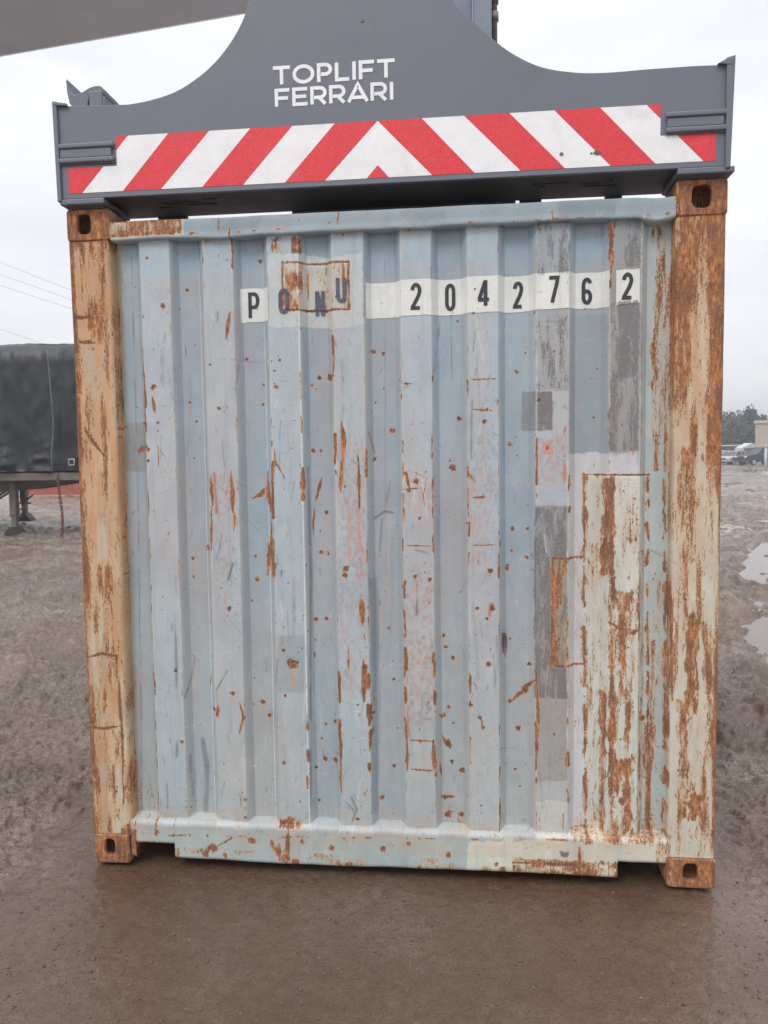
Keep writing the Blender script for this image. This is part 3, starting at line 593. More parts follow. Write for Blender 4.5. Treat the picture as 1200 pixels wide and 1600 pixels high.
# bottom sill with two lifting notches
cols = []
for x in np.unique(np.concatenate([np.arange(-1.056, 1.0501, .004), [-1.036, -.874, .862, 1.044]])):
    def bz(side):
        inn = (-1.036 < x < -.874) or (.862 < x < 1.044)
        if abs(x+.874) < 1e-9: return .088 if side < 0 else .027
        if abs(x-.862) < 1e-9: return .027 if side < 0 else .088
        if abs(x+1.036) < 1e-9: return .02 if side < 0 else .088
        if abs(x-1.044) < 1e-9: return .088 if side < 0 else .02
        return .088 if inn else .027+.003*math.sin(x*5)
    cols.append((x, bz(-1)))
    if bz(1) != bz(-1): cols.append((x, bz(1)))
V = []
for x, b in cols:
    r_ = corr(x); k = (YC-r_)/(YC-YR); tz = .178+(.004 if k < .5 else 0)
    row = [(r_+.012, tz+.022), (r_-.002, tz+.012-.006*k), (.018+.004*(1-k), tz+.003), (.010, tz-.001), (.004, tz-.006), (.001, tz-.013)]
    row += [(.0, z) for z in np.linspace(tz-.02, b+.012, 26)] + [(.0015, b+.005), (.006, b), (.045, b), (.09, b)]
    V.append([(x, y, z) for y, z in row])
V = np.array(V); V[..., 1] += (fbm(V[..., 0]*6, V[..., 2]*5, 4, 140)-.5)*.008*(V[..., 1] < .012)
V[..., 2] += (fbm(V[..., 0]*9, V[..., 2]*0, 3, 141)-.5)*.004
weather(fast_grid('bottom_sill', V, M['paint'], box, flip=True), deep=.07)
# hidden body: side walls, roof, floor, far end
def corr_side(sgn):
    ys = np.arange(.10, 5.96, .0345); ph = (np.arange(len(ys)) % 8); off = np.array([0, 0, 0, .036, .036, .036, .036, 0])[ph]; off[0] = off[-1] = 0
    V = np.zeros((2, len(ys), 3)); V[..., 1] = ys; V[..., 0] = sgn*(1.205-off); V[0, :, 2] = .16; V[1, :, 2] = 2.53
    return weather(fast_grid('side_wall', V, M['paint'], box, smooth=False), base=BASE, rust_k=0, add=.12)
corr_side(-1); corr_side(1)
b = BM()
for s in (-1, 1): b.box(s*1.16-.03, s*1.16+.03, .16, 5.9, .03, .159, .004)
weather(b.build('side_rail', M['paint'], box), base=lin(150, 140, 130), rust_k=0, add=.4)
b = BM(); b.box(-1.19, 1.19, .161, 5.95, 2.531, 2.556, .006); weather(b.build('roof', M['paint'], box), base=BASE, rust_k=0, add=.2)
b = BM(); b.box(-1.12, 1.12, .12, 5.95, .13, .166)
for k in range(16): b.box(-1.12, 1.12, .35+k*.35, .38+k*.35, .04, .129)
weather(b.build('floor', M['paint'], box), base=lin(90, 80, 72), rust_k=0, add=.5)
b = BM(); b.box(-1.05, 1.05, 5.98, 6.02, .1, 2.5)
for s in (-1, 1): b.box(s*1.12-.06, s*1.12+.06, 5.97, 6.05, .121, 2.465)
weather(b.build('rear_doors', M['paint'], box), base=BASE, rust_k=0, add=.15)

# --- markings: strips and characters follow the corrugation
M['black'] = simple('black_lettering', lin(52, 52, 56), .55, 0, .2, 40)
M['fadedblack'] = simple('faded_blue_black_lettering', lin(84, 88, 104), .6, 0, .3, 50)
def strip(x0, x1, zt0, zt1, zb0, zb1, label=None):
    xs_ = np.unique(np.concatenate([np.arange(x0, x1, .0036), [x1], [c for c in cx if x0 < c < x1]])); t = (xs_-x0)/(x1-x0)
    zt = zt0+(zt1-zt0)*t+(vn(xs_*40, xs_*0, 5)-.5)*.003; zb = zb0+(zb1-zb0)*t+(vn(xs_*40, xs_*0+4, 6)-.5)*.003; n = 28
    V = np.zeros((n, len(xs_), 3)); u = np.linspace(0, 1, n)[:, None]
    V[..., 0] = xs_; V[..., 2] = zb+(zt-zb)*u; V[..., 1] = wall_y(V[..., 0], V[..., 2])-.0016
    o = fast_grid('marking_strip', V, M['paint'], end_wall); weather(o, base=lin(226, 226, 222), rust_k=.75, wash=0)
    if label: o['label'] = label
    return o
def zx(px, py): p = pt(px, py, float(corr(pt(px, py, .03)[0]))); return p[0], p[2]
a = zx(376, 452); b_ = zx(420, 500); strip(a[0], b_[0], a[1], a[1], b_[1]-.002, b_[1])
a = zx(571, 441); b_ = zx(953, 421); c_ = zx(571, 497); d_ = zx(953, 478); strip(a[0], b_[0], a[1], b_[1], c_[1], d_[1])
a = zx(963, 422); b_ = zx(1000, 419); c_ = zx(963, 476); strip(a[0], b_[0], a[1], b_[1]-.002, c_[1], c_[1]+.002)
def arc(cx_, cy_, rx, ry, a0, a1, n=10):
    return [(cx_+rx*math.cos(R(a)), cy_+ry*math.sin(R(a))) for a in np.linspace(a0, a1, n)]
# glyphs in a unit box: width 1 (scaled later), height 1; strokes are centre lines
G = {
 'P': [[(.12, 0), (.12, .94), (.55, .94)]+arc(.55, .68, .33, .26, 90, -90, 12)[1:]+[(.2, .42)]],
 'O': [arc(.5, .72, .38, .22, 0, 180, 12)+[(.12, .3)]+arc(.5, .28, .38, .22, 180, 360, 12)+[(.88, .72)]],
 'N': [[(.12, 0), (.12, 1)], [(.16, .98), (.84, .02)], [(.88, 0), (.88, 1)]],
 'U': [[(.12, 1), (.12, .28)]+arc(.5, .28, .38, .22, 180, 360, 12)+[(.88, 1)]],
 '2': [arc(.5, .72, .38, .22, 175, -25, 14)+[(.7, .48), (.14, .1), (.12, .06), (.9, .06)]],
 '4': [[(.66, 0), (.66, .99)], [(.64, .97), (.1, .30), (.12, .24), (.98, .24)]],
 '7': [[(.08, .94), (.88, .94), (.8, .72), (.36, 0)]],
 '6': [arc(.5, .72, .38, .22, 20, 180, 10)+[(.12, .3)]+arc(.5, .28, .38, .22, 180, 450, 16)+[(.3, .5), (.2, .42)]],
 'T': [[(0, .93), (1, .93)], [(.5, .9), (.5, 0)]],
 'L': [[(.1, 1), (.1, .07), (1, .07)]],
 'I': [[(.5, 0), (.5, 1)]],
 'F': [[(.1, 0), (.1, .93), (1, .93)], [(.16, .47), (.9, .47)]],
 'E': [[(1, .93), (.1, .93), (.1, .07), (1, .07)], [(.16, .5), (.92, .5)]],
 'R': [[(.1, 0), (.1, .93), (.6, .93)]+arc(.6, .66, .32, .27, 90, -90, 12)[1:]+[(.18, .39)], [(.55, .38), (.94, 0)]],
 'A': [[(.02, 0), (.5, .98), (.98, 0)], [(.2, .25), (.8, .25)]],
 'o': [arc(.5, .5, .44, .43, 0, 360, 33)],
}
G['0'] = G['O']
def ribbon(pts, th, step=.004, across=4):
    P = [np.array(pts[0], float)]
    for q in pts[1:]:
        q = np.array(q, float); L = np.hypot(*(q-P[-1])); n = max(1, int(L/step)); a_ = P[-1]
        for k in range(1, n+1): P.append(a_+(q-a_)*k/n)
    P = np.array(P); n = len(P); closed = np.hypot(*(P[0]-P[-1])) < 1e-6
    d = np.diff(P, axis=0); d /= np.hypot(d[:, 0], d[:, 1])[:, None]+1e-12
    nr = np.stack([-d[:, 1], d[:, 0]], -1); out = []
    for i in range(n):
        a_ = nr[i-1] if i > 0 else (nr[-1] if closed else nr[0]); c = nr[i] if i < n-1 else (nr[0] if closed else nr[-1])
        mvec = a_+c; mvec /= np.hypot(*mvec)+1e-9; k = 1/max(.5, float(mvec@a_)); out.append(mvec*k)
    out = np.array(out); u = np.linspace(-th/2, th/2, across+1)
    return P[:, None, :]+out[:, None, :]*u[None, :, None]
def glyph(name, ch, x0, z0, w_, h_, th, mat, parent, yf, shear=0.0, base_off=0.0, dz=0.0):
    vs_, fs_ = [], []
    for si, st in enumerate(G[ch]):
        gx_ = ribbon([(x0+(w_*(p[0]))+shear*p[1]*h_, z0+p[1]*h_+dz*p[0]) for p in st], th)
        y = yf(gx_[..., 0], gx_[..., 1])-.0004*si-base_off
        V = np.stack([gx_[..., 0], y, gx_[..., 1]], -1); nr, nc = V.shape[:2]; off = sum(len(v) for v in vs_)
        vs_.append(V.reshape(-1, 3)); fs_.append(grid_faces(nr, nc)+off)
    return np.concatenate(vs_), np.concatenate(fs_)
CH = [('P', 388, 406, 457, 497, 'black'), ('O', 435, 452, 451, 490, 'fadedblack'), ('N', 493, 508, 455, 494, 'fadedblack'), ('U', 525, 542, 434, 473, 'fadedblack'), ('2', 641, 659, 442, 484, 'black'), ('0', 695, 712, 443, 486, 'black'),
      ('4', 746, 766, 437, 478, 'black'), ('2', 801, 818, 440, 482, 'black'), ('7', 855, 875, 431, 473, 'black'), ('6', 908, 926, 434, 476, 'black'), ('2', 971, 990, 426, 468, 'black')]
for ch, xa, xb, ya, yb, mt in CH:
    p = zx(xa, yb); q = zx(xb, ya)
    v_, f_ = glyph('x', ch, p[0]+.004, p[1], q[0]-p[0]-.008, q[1]-p[1], .0135, None, None, lambda x, z: wall_y(x, z)-.0032)
    mesh_obj('letter' if ch.isalpha() else 'digit', v_, f_, M[mt], end_wall, smooth=False)

# ------------------------------------------------------------------ lifting machine (boom and end frame of the spreader)
def machine_paint():
    t = NT('dark_grey_machine_paint'); g = t.geo()
    n = t.noise(g, 3, 6, .6); c = t.mix(n, lin(101, 106, 116), lin(112, 117, 128))
    sc = t.noise(t.geo((14, 14, 5)), 1, 7, .75); c = t.mix(t.mr(sc, .66, .72, 0, .5), c, lin(130, 130, 134))
    st = t.noise(t.geo((40, 40, 3)), 1, 5, .6); c = t.mix(t.mr(st, .55, .75, 0, .3), c, lin(104, 106, 112))
    t.l(c, t.b.inputs['Base Color']); t.l(t.mr(n, .3, .7, .38, .55), t.b.inputs['Roughness'])
    b = t.bump(t.noise(g, 260, 3), .08, .001); t.l(t.bump(t.noise(g, 4, 3), .15, .02, b), t.b.inputs['Normal'])
    return t.m
def tape_mat(name, col, rough):
    t = NT(name); g = t.geo(); n = t.noise(g, 14, 5); c = t.mix(1, col, t.ramp(n, [(.3, (.93,)*3), (.7, (1.04,)*3)]), 'MULTIPLY')
    v = t.n('ShaderNodeTexVoronoi', i_Scale=260.0); t.l(g, v.inputs['Vector']); c = t.mix(.06, c, v.outputs['Color'])
    s = t.noise(t.geo((30, 30, 90)), 1, 7, .75); c = t.mix(t.mr(s, .68, .72, 0, .6), c, lin(120, 116, 118))
    w_ = t.noise(t.geo((5, 5, 9)), 1, 6, .65); c = t.mix(t.mr(w_, .58, .75, 0, .22), c, lin(160, 154, 154))
    t.l(c, t.b.inputs['Base Color']); t.b.inputs['Roughness'].default_value = rough
    return t.m
M['mach'] = machine_paint(); M['white'] = tape_mat('white_reflective_tape', lin(240, 240, 242), .4); M['red'] = tape_mat('red_reflective_tape', lin(224, 30, 44), .4)
M['steel'] = simple('bare_scuffed_steel', lin(130, 124, 120), .5, .4, .25, 20, .2, lin(96, 74, 62)); M['under'] = simple('grimy_beam_underside', lin(82, 82, 86), .6, 0, .3, 6, .2, lin(70, 52, 44))
lift = empty('lifting_machine', (0, 3.0, 2.6))
tag(lift, 'dark grey lifting frame and boom with red and white chevrons gripping the container top', 'lifting machine')
PY = -.032
def pp(px, py, y=PY): p = pt(px, py, y); return (p[0], p[2])
def spline(pts, n=10):
    out = []; P = [np.array(p, float) for p in pts]; P = [2*P[0]-P[1]]+P+[2*P[-1]-P[-2]]
    for i in range(1, len(P)-2):
        for t in np.linspace(0, 1, n, endpoint=False):
            out.append(tuple(.5*((2*P[i])+(-P[i-1]+P[i+1])*t+(2*P[i-1]-5*P[i]+4*P[i+1]-P[i+2])*t*t+(-P[i-1]+3*P[i]-3*P[i+1]+P[i+2])*t**3)))
    out.append(tuple(P[-2])); return out
left = spline([pp(*q) for q in [(200, 163), (232, 157), (272, 144), (305, 124), (333, 100), (356, 72), (374, 42), (386, 10), (398, -60), (404, -160), (406, -260)]], 6)
right = spline([pp(*q) for q in [(676, -260), (682, -160), (690, -60), (708, 0), (735, 28), (768, 59), (805, 86), (848, 105), (900, 113), (950, 113), (1010, 108)]], 6)
outl = [pp(97, 309), pp(88, 166), pp(160, 164)]+left+right+[pp(1080, 103), pp(1126, 101), pp(1144, 99), pp(1136, 262)]
zb = .5*(pp(97, 309)[1]+pp(1136, 262)[1]); outl[0] = (outl[0][0], zb); outl[-1] = (outl[-1][0], zb)
plate = BM().prism(outl, PY, PY+.02, 'y', bev=.002).build('front_plate', M['mach'], lift)
# end lips
b = BM(); x = pp(88, 166)[0]; b.prism([(x-.006, zb-.01), (x+.010, zb-.01), (x+.006, pp(88, 166)[1]+.012), (x-.012, pp(88, 164)[1]+.01)], PY-.012, PY+.33, 'y', bev=.003)
b.prism([pp(86, 166), pp(89, 162), pp(106, 164), pp(106, 167)], PY-.014, PY-.0005, 'y')
b.build('end_lip', M['mach'], lift)
x = pp(1136, 262)[0]
b = BM(); b.prism([(x-.008, zb-.01), (x+.008, zb-.01), (pp(1146, 93)[0]+.004, pp(1146, 93)[1]+.01), (pp(1134, 97)[0], pp(1134, 97)[1]+.01)], PY-.014, PY+.33, 'y', bev=.003)
b.prism([pp(1120, 102), pp(1136, 93), pp(1147, 93), pp(1142, 104)], PY-.016, PY-.0005, 'y', bev=.002)
b.build('end_lip', M['mach'], lift)
# welded grab bars on both ends
def bars(xa, xb, ya, yb, slope):
    b = BM(); p = pp(xa, ya+slope); q = pp(xb, yb)
    x0, x1, z1, z0 = p[0], q[0], p[1], q[1]; h = z1-z0
    for zc, o_ in ((z1-.012, 0), (z0+.012, 0)):
        b.box(x0, x1, PY-.016, PY-.0006, zc-.009, zc+.009, .005)
        for k in range(int((x1-x0)/.008)):
            b.box(x0+k*.008, x0+k*.008+.0075, PY-.008, PY-.0008, zc-.014+.001*math.sin(k*2.1), zc-.0092, .0015)
    b.box(x0+.004, x1-.01, PY-.010, PY-.0006, z0+.022, z1-.022, .003)
    return b.build('grab_bar', M['mach'], plate)
bars(93, 180, 226, 254, 0); bars(1040, 1135, 176, 206, 0)
# bottom flange and the beam box behind the plate
b = BM(); xl, xr_ = outl[0][0]+.012, outl[-1][0]-.01
b.box(xl, xr_, PY+.0205, .258, zb+.004, zb+.012); b.box(xl, xr_, .246, .258, zb+.0125, zb+.34)
b.box(xl+.03, xr_-.03, .2585, .268, zb+.006, zb+.05, .002)
b.build('end_beam', M['under'], lift)
for ua, ub in ((246, 290), (812, 846), (946, 972)):
    BM().box(float(pt(ua, 315, .27)[0]), float(pt(ub, 315, .27)[0]), .2685, .30, zb-.03, zb+.05, .002).build('lug', M['under'], lift)
M['dull'] = simple('dull_black_paint', lin(48, 46, 48), .6)
for x0, x1, y0, y1 in ((-.86, -.72, .08, .092), (-.78, -.66, .11, .120), (-.70, -.64, .05, .058), (-.90, -.84, .13, .14), (.55, .68, .07, .080), (.57, .60, .10, .11), (.72, .80, .09, .10), (.74, .86, .12, .13), (.82, .84, .06, .09)):
    BM().box(x0, x1, y0, y1, zb+.0015, zb+.0038).build('scrape_mark', M['dull'], lift)
# shoes that sit on the corner castings
for x0, x1 in ((-1.226, -1.05), (1.04, 1.232)):
    b = BM(); b.box(x0, x1, PY-.006, .20, 2.5985, zb-.001, .005)
    b.tube([((x0+x1)/2, .09, 2.585), ((x0+x1)/2, .09, 2.60)], .03, 16); b.box(x0+.01, x1-.02, .0, .19, 2.594, 2.598)
    b.build('casting_shoe', M['mach'], lift)
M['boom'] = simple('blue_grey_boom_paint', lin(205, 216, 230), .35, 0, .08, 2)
# longitudinal box beams, far end frame, tower, boom
b = BM(); b.box(-.40, .02, .2685, 5.7, 2.600, 2.98, .01); b.box(.022, .50, .2685, 5.7, 2.604, 2.98, .01); b.build('main_beam', M['mach'], lift)
b = BM(); b.box(-1.2, 1.2, 5.7005, 6.06, 2.64, 2.96, .01); b.box(-1.21, -1.05, 5.75, 6.05, 2.594, 2.639); b.box(1.05, 1.21, 5.75, 6.05, 2.594, 2.639); b.build('far_beam', M['mach'], lift)
p = pt(388, -200, 0.0); b = BM(); b.box(-.55, .30, 2.7, 3.4, 2.981, 4.72, .02); b.build('rotator_tower', M['mach'], lift)
b = BM(); p0 = pt(0, 98, 3.45); p1 = pt(375, 33, 3.45); sl_ = (p1[2]-p0[2])/(p1[0]-p0[0]); f = lambda x: p1[2]+(x-p1[0])*sl_
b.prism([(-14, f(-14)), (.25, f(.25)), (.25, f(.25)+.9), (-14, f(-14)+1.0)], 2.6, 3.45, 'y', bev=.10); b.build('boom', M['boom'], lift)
b = BM(); b.box(-14, -3.5, 2.52, 2.599, f(-9)+.35, f(-9)+.42); b.build('boom_rail', M['mach'], lift)
# mast piece behind the plate at upper right
b = BM(); p0 = pt(708, 60, .5)[0]; p1 = pt(738, 60, .5)[0]; p2 = pt(768, 60, .5)[0]; b.box(p0-.2, p1, .52, .8, 2.99, 4.6, .006); b.box(p1+.003, p2, .46, .8, 2.99, 4.6, .008)
b.build('mast_plate', simple('mid_grey_mast_paint', lin(132, 142, 156), .45, 0, .12, 5), lift)
b = BM(); b.tube([(p2+.012, .50, 3.3), (p2+.012, .50, 4.6)], .012, 10)
for z in (3.43, 3.50, 3.60, 3.78): b.tube([(p2+.012, .50, z), (p2+.012, .50, z+.035)], .018, 10)
b.build('hydraulic_pipe', M['steel'], lift)
# curved guide horn at upper left
b = BM(); o_ = spline([pp(97, 117), pp(101, 134), pp(108, 142), pp(120, 139), pp(136, 130), pp(150, 128), pp(156, 134)], 5)+[pp(156, 141), pp(146, 139), pp(134, 142), pp(130, 164), pp(112, 166), pp(102, 156), pp(98, 138)]
b.prism(o_, PY+.03, PY+.17, 'y', bev=.003); b.build('guide_horn', M['mach'], lift)
b = BM(); p = pp(134, 133); q = pp(160, 164); b.box(p[0], q[0]-.01, PY+.0205, PY+.20, q[1]-.03, p[1]-.012, .004); b.box(q[0]-.0095, q[0]+.002, PY+.0205, PY+.22, q[1]-.03, p[1]-.035, .003); b.build('guide_block', M['mach'], lift)
# chevron band
zt = .5*(pp(182, 213)[1]+pp(1032, 163)[1]); zl = .5*(pp(108, 302)[1]+pp(1118, 252)[1]); xL, xR = pp(108, 302)[0], pp(1118, 252)[0]
nLx, nRx = pp(182, 235)[0], pp(1032, 190)[0]; nz = .5*(pp(150, 257)[1]+pp(1080, 214)[1])
topy = lambda x: 213-(x-182)*50/850; boty = lambda x: 302-(x-108)*50/1010
LB = [(200, 129), (263, 192), (327, 252), (391, 316), (457, 380), (523, 445), (590, 508)]; RB = [(590, 675), (659, 742), (725, 813), (796, 883), (866, 954), (938, 1024), (1010, 1099)]
cvt = lambda a_, b__: (pp(a_, topy(a_))[0], pp(b__, boty(b__))[0])
LBm = [cvt(*q) for q in LB]; RBm = [cvt(*q) for q in RB]
def clip_poly(poly, f):
    out = []
    for i in range(len(poly)):
        a_, b__ = poly[i], poly[(i+1) % len(poly)]; fa, fb = f(a_), f(b__)
        if fa >= 0: out.append(a_)
        if fa*fb < 0: t = fa/(fa-fb); out.append((a_[0]+(b__[0]-a_[0])*t, a_[1]+(b__[1]-a_[1])*t))
    return out
verts, faces, mi = [], [], []
def addp(poly, k):
    for zlo, zhi, xa, xb in ((zl, nz, xL, xR), (nz, zt, nLx, nRx)):
        q = poly
        for f_ in (lambda p: p[1]-zlo, lambda p: zhi-p[1], lambda p: p[0]-xa, lambda p: xb-p[0]):
            q = clip_poly(q, f_)
            if len(q) < 3: break
        if len(q) >= 3:
            o = len(verts); verts.extend([(p[0], PY-.0012, p[1]) for p in q]); faces.append(list(range(o, o+len(q)))); mi.append(k)
seq = [(-3+0.0, -3.0)]+LBm
for i in range(len(LBm)): a_, b__ = seq[i], seq[i+1]; addp([(a_[1], zl), (b__[1], zl), (b__[0], zt), (a_[0], zt)], (i+1) % 2)
c0 = LBm[-1]; c1 = RBm[0]; cxm = c0[0]
s0, s1 = pp(573, boty(573))[0], pp(608, boty(608))[0]; zs_ = pp(590, 258)[1]; ap = (.5*(s0+s1), zs_)
addp([(c0[1], zl), (s0, zl), ap, (cxm, zt)], 0); addp([(s1, zl), (c1[1], zl), (cxm, zt), ap], 0); addp([(s0, zl), (s1, zl), ap], 1)
seq = RBm+[(3.0, 3.0)]
for i in range(len(RBm)): a_, b__ = seq[i], seq[i+1]; addp([(a_[1], zl), (b__[1], zl), (b__[0], zt), (a_[0], zt)], (i+1) % 2)
mesh_obj('chevron_band', verts, [f_ for f_ in faces], None, plate, mats=[M['white'], M['red']], midx=mi)
# chips in the band
M['chip'] = simple('bare_chipped_metal', lin(120, 92, 78), .7, 0, .4, 120)
for px, py, r_ in ((877, 241, 4), (933, 239, 6.5), (924, 240, 2), (566, 33, 3)):
    b = BM(); p = pp(px, py); k = r_*.0024
    pts = [(p[0]+k*math.cos(t)*random.uniform(.6, 1.15), p[1]+k*.8*math.sin(t)*random.uniform(.6, 1.15)) for t in np.linspace(0, 2*math.pi, 10, endpoint=False)]
    b.prism(pts, PY-.0022, PY-.0006, 'y'); b.build('chip', M['chip'], plate)
# lettering
def word(text, xa, xb, ya_l, yb_l, ya_r, yb_r, widths, name):
    p0 = pp(xa, yb_l); p1 = pp(xb, yb_r); q0 = pp(xa, ya_l)[1]; q1 = pp(xb, ya_r)[1]
    h = .5*((q0-p0[1])+(q1-p1[1])); z = .5*(p0[1]+p1[1]); W_ = p1[0]-p0[0]; gap = .16*h; th = .205*h
    tot = sum(widths[c] for c in text)*h+gap*(len(text)-1); k = W_/tot; x = p0[0]; vs_, fs_ = [], []
    for i, c in enumerate(text):
        w_ = widths[c]*h*k; g_ = 'o' if c == 'O' else c
        v, f_ = glyph('x', g_, x, z, w_, h, th, None, None, lambda x, z: x*0+PY-.0014-.0002*(i % 2)); fs_.append(f_+sum(len(q) for q in vs_)); vs_.append(v); x += w_+gap*k
    return mesh_obj(name, np.concatenate(vs_), np.concatenate(fs_), M['white'], plate)
WD = dict(T=.92, O=1.12, P=.82, L=.74, I=.20, F=.80, E=.82, R=.86, A=1.05)
word('TOPLIFT', 427, 617, 103, 131, 94, 123, WD, 'lettering'); word('FERRARI', 430, 615, 138, 165, 130, 158, WD, 'lettering')

# ------------------------------------------------------------------ ground
def mud():
    t = NT('wet_mud'); g = t.geo()
    WA = t.n('ShaderNodeAttribute', attribute_name='wet'); wet = WA.outputs['Fac']
    n = t.noise(g, 1.3, 8, .65); n2 = t.noise(g, 26, 6, .65); n3 = t.noise(g, 130, 4, .6)
    v = t.n('ShaderNodeTexVoronoi', i_Scale=58.0, i_Randomness=1.0); t.l(g, v.inputs['Vector'])
    v2 = t.n('ShaderNodeTexVoronoi', i_Scale=150.0, i_Randomness=1.0); t.l(g, v2.inputs['Vector'])
    c = t.ramp(n, [(.32, lin(112, 99, 89)), (.5, lin(136, 122, 111)), (.68, lin(160, 146, 135))])
    c = t.mix(1, c, t.ramp(n2, [(.32, (.62, .61, .60)), (.5, (.98, .98, .98)), (.68, (1.32, 1.31, 1.30))]), 'MULTIPLY')
    c = t.mix(1, c, t.ramp(n3, [(.34, (.56, .55, .54)), (.66, (1.42, 1.41, 1.40))]), 'MULTIPLY')
    bw_ = t.n('ShaderNodeRGBToBW'); t.l(v.outputs['Color'], bw_.inputs[0])
    peb = t.math('MULTIPLY', t.mr(v.outputs['Distance'], .30, .36, 1, 0), t.mr(bw_.outputs[0], .62, .66, 0, 1))
    bw2 = t.n('ShaderNodeRGBToBW'); t.l(v2.outputs['Color'], bw2.inputs[0])
    pb2 = t.math('MULTIPLY', t.mr(v2.outputs['Distance'], .30, .4, 1, 0), t.mr(bw2.outputs[0], .6, .66, 0, 1))
    c = t.mix(t.math('MULTIPLY', peb, .5), c, t.mix(v.outputs['Color'], lin(86, 76, 74), lin(142, 130, 122)))
    c = t.mix(t.math('MULTIPLY', pb2, .34), c, lin(150, 136, 124))
    c = t.mix(t.math('MULTIPLY', wet, .82), c, lin(76, 52, 34))
    t.l(c, t.b.inputs['Base Color'])
    rg = t.mr(t.noise(g, 3.1, 6, .6), .35, .65, .16, .34)
    rg = t.math('ADD', rg, t.math('MULTIPLY', wet, -.14)); rg = t.math('ADD', rg, t.math('MULTIPLY', n2, .06))
    t.l(t.math('MAXIMUM', rg, .12), t.b.inputs['Roughness']); t.b.inputs['Specular IOR Level'].default_value = .5
    k = t.math('MULTIPLY', t.math('SUBTRACT', 1.15, wet), 1.0)
    b = t.bump(n2, 1.0, .035); b = t.bump(n3, .8, .008, b)
    for nd in t.t.nodes:
        if nd.type == 'BUMP': t.l(t.math('MULTIPLY', t.math('SUBTRACT', 1.08, t.math('MULTIPLY', wet, .88)), nd.inputs['Strength'].default_value), nd.inputs['Strength'])
    h = t.math('ADD', peb, t.math('MULTIPLY', pb2, .5)); b = t.bump(h, .6, .003, b)
    t.l(b, t.b.inputs['Normal'])
    return t.m
M['mud'] = mud()
r_ = [.25]
while r_[-1] < 1.3: r_.append(r_[-1]+.06)
while r_[-1] < 5: r_.append(r_[-1]+.011)
while r_[-1] < 30: r_.append(r_[-1]*1.0048)
while r_[-1] < 140: r_.append(r_[-1]*1.012)
while r_[-1] < 690: r_.append(r_[-1]*1.08)
r_ = np.array(r_)
th_ = np.concatenate([np.linspace(-50, 50, 760), np.linspace(50, 310, 131)[1:-1]])*math.pi/180-0.06
RR, TT = np.meshgrid(r_, th_, indexing='ij'); GXX = CAM[0]+RR*np.sin(TT); GYY = CAM[1]+RR*np.cos(TT)
def ground_z(x, y, full=True):
    d = np.hypot(x-CAM[0], y-CAM[1]); rough = sstep(.0, .42, np.maximum(np.abs(x+.05)-1.24-.16*np.maximum(-y, 0), 0)+np.maximum(y-6.3, 0))
    near = np.clip(1-np.maximum(np.abs(x)-1.23, 0)/1.5, 0, 1)*(y > -3.5)*(y < 7)
    far = 1/(1+(d/90)**2)
    h = (fbm(x*.35, y*.35, 3, 201)-.5)*.10*rough
    h = h+(fbm(x*1.5, y*1.1, 4, 202)-.5)*.11*rough*far
    rt = fbm(x*1.1+.3*fbm(x, y, 2, 203), y*.32, 4, 204); h = h-.10*(1-np.abs(2*rt-1))**4*rough*far*(x > 1)
    cl = fbm(x*6, y*6, 4, 205); h = h+np.maximum(cl-.45, 0)*.20*rough*far*np.clip(.35+.5*(np.abs(x)-1.2), 0, 1)
    bb = fbm(x*15, y*15, 3, 206); h = h+(np.abs(bb-.5)*2)**.8*.045*(.05+.95*rough)*np.clip(30/d, 0, 1)-.012*rough
    h = h+(fbm(x*42, y*42, 2, 207)-.5)*.020*(.18+.82*rough)*(d < 14)
    h = h-.09*np.exp(-((x-4.9)/1.6)**2-((y-9.2)/.75)**2)-.05*np.exp(-((x-6.2)/2.2)**2-((y-15)/.6)**2)
    # tyre tread ruts on the right, curving away
    u = x-(2.2+.12*y+.05*y*y*.3); tr = np.exp(-(u/.22)**2)*(y > -1)*(y < 16); h = h-tr*(.05+.045*(np.sin((y+.5*np.abs(u))*18) > .1))*rough+.05*np.exp(-((np.abs(u)-.34)/.09)**2)*(y > -1)*(y < 16)*rough
    u = x-(4.6+.35*y); tr = np.exp(-(u/.3)**2)*(y > 0)*(y < 20); h = h-tr*.06+.03*np.exp(-((np.abs(u)-.5)/.12)**2)*(y > 0)*(y < 20)
    # shove of spoil behind the trailer's chain and by the far leg
    h = h+.16*np.exp(-((x+7.6)/.9)**2-((y-13.9)/.7)**2)*(.5+fbm(x*3, y*3, 3, 208))+.5*np.exp(-((x+9.6)/2.2)**2-((y-17.2)/1.5)**2)*0
    h = h-.012-.004*near
    h = np.where(near > .99, np.minimum(h, -.004), h)
    return h
GZZ = ground_z(GXX, GYY)
V = np.stack([GXX, GYY, GZZ], -1)
gr = fast_grid('ground', V, M['mud'], closed=True); tag(gr, kind='structure')
wetv = np.clip(1-np.maximum(np.abs(GXX)-1.25, 0)/.55, 0, 1)*sstep(-3.2, -2.2, GYY)*(.78+.4*fbm(GXX*2.2, GYY*2.2, 4, 220))*(GYY < 7)+sstep(1.35, 1.8, GXX)*sstep(-.5, 1, GYY)*.9*sstep(.35, .58, fbm(GXX*1.6, GYY*1.1, 5, 221))+.5*(GXX < -1.3)*sstep(.5, .62, fbm(GXX*1.2, GYY*1.4, 5, 222))
wetv = np.clip(wetv, 0, 1)
a = gr.data.attributes.new('wet', 'FLOAT', 'POINT'); a.data.foreach_set('value', wetv.astype(np.float32).ravel())
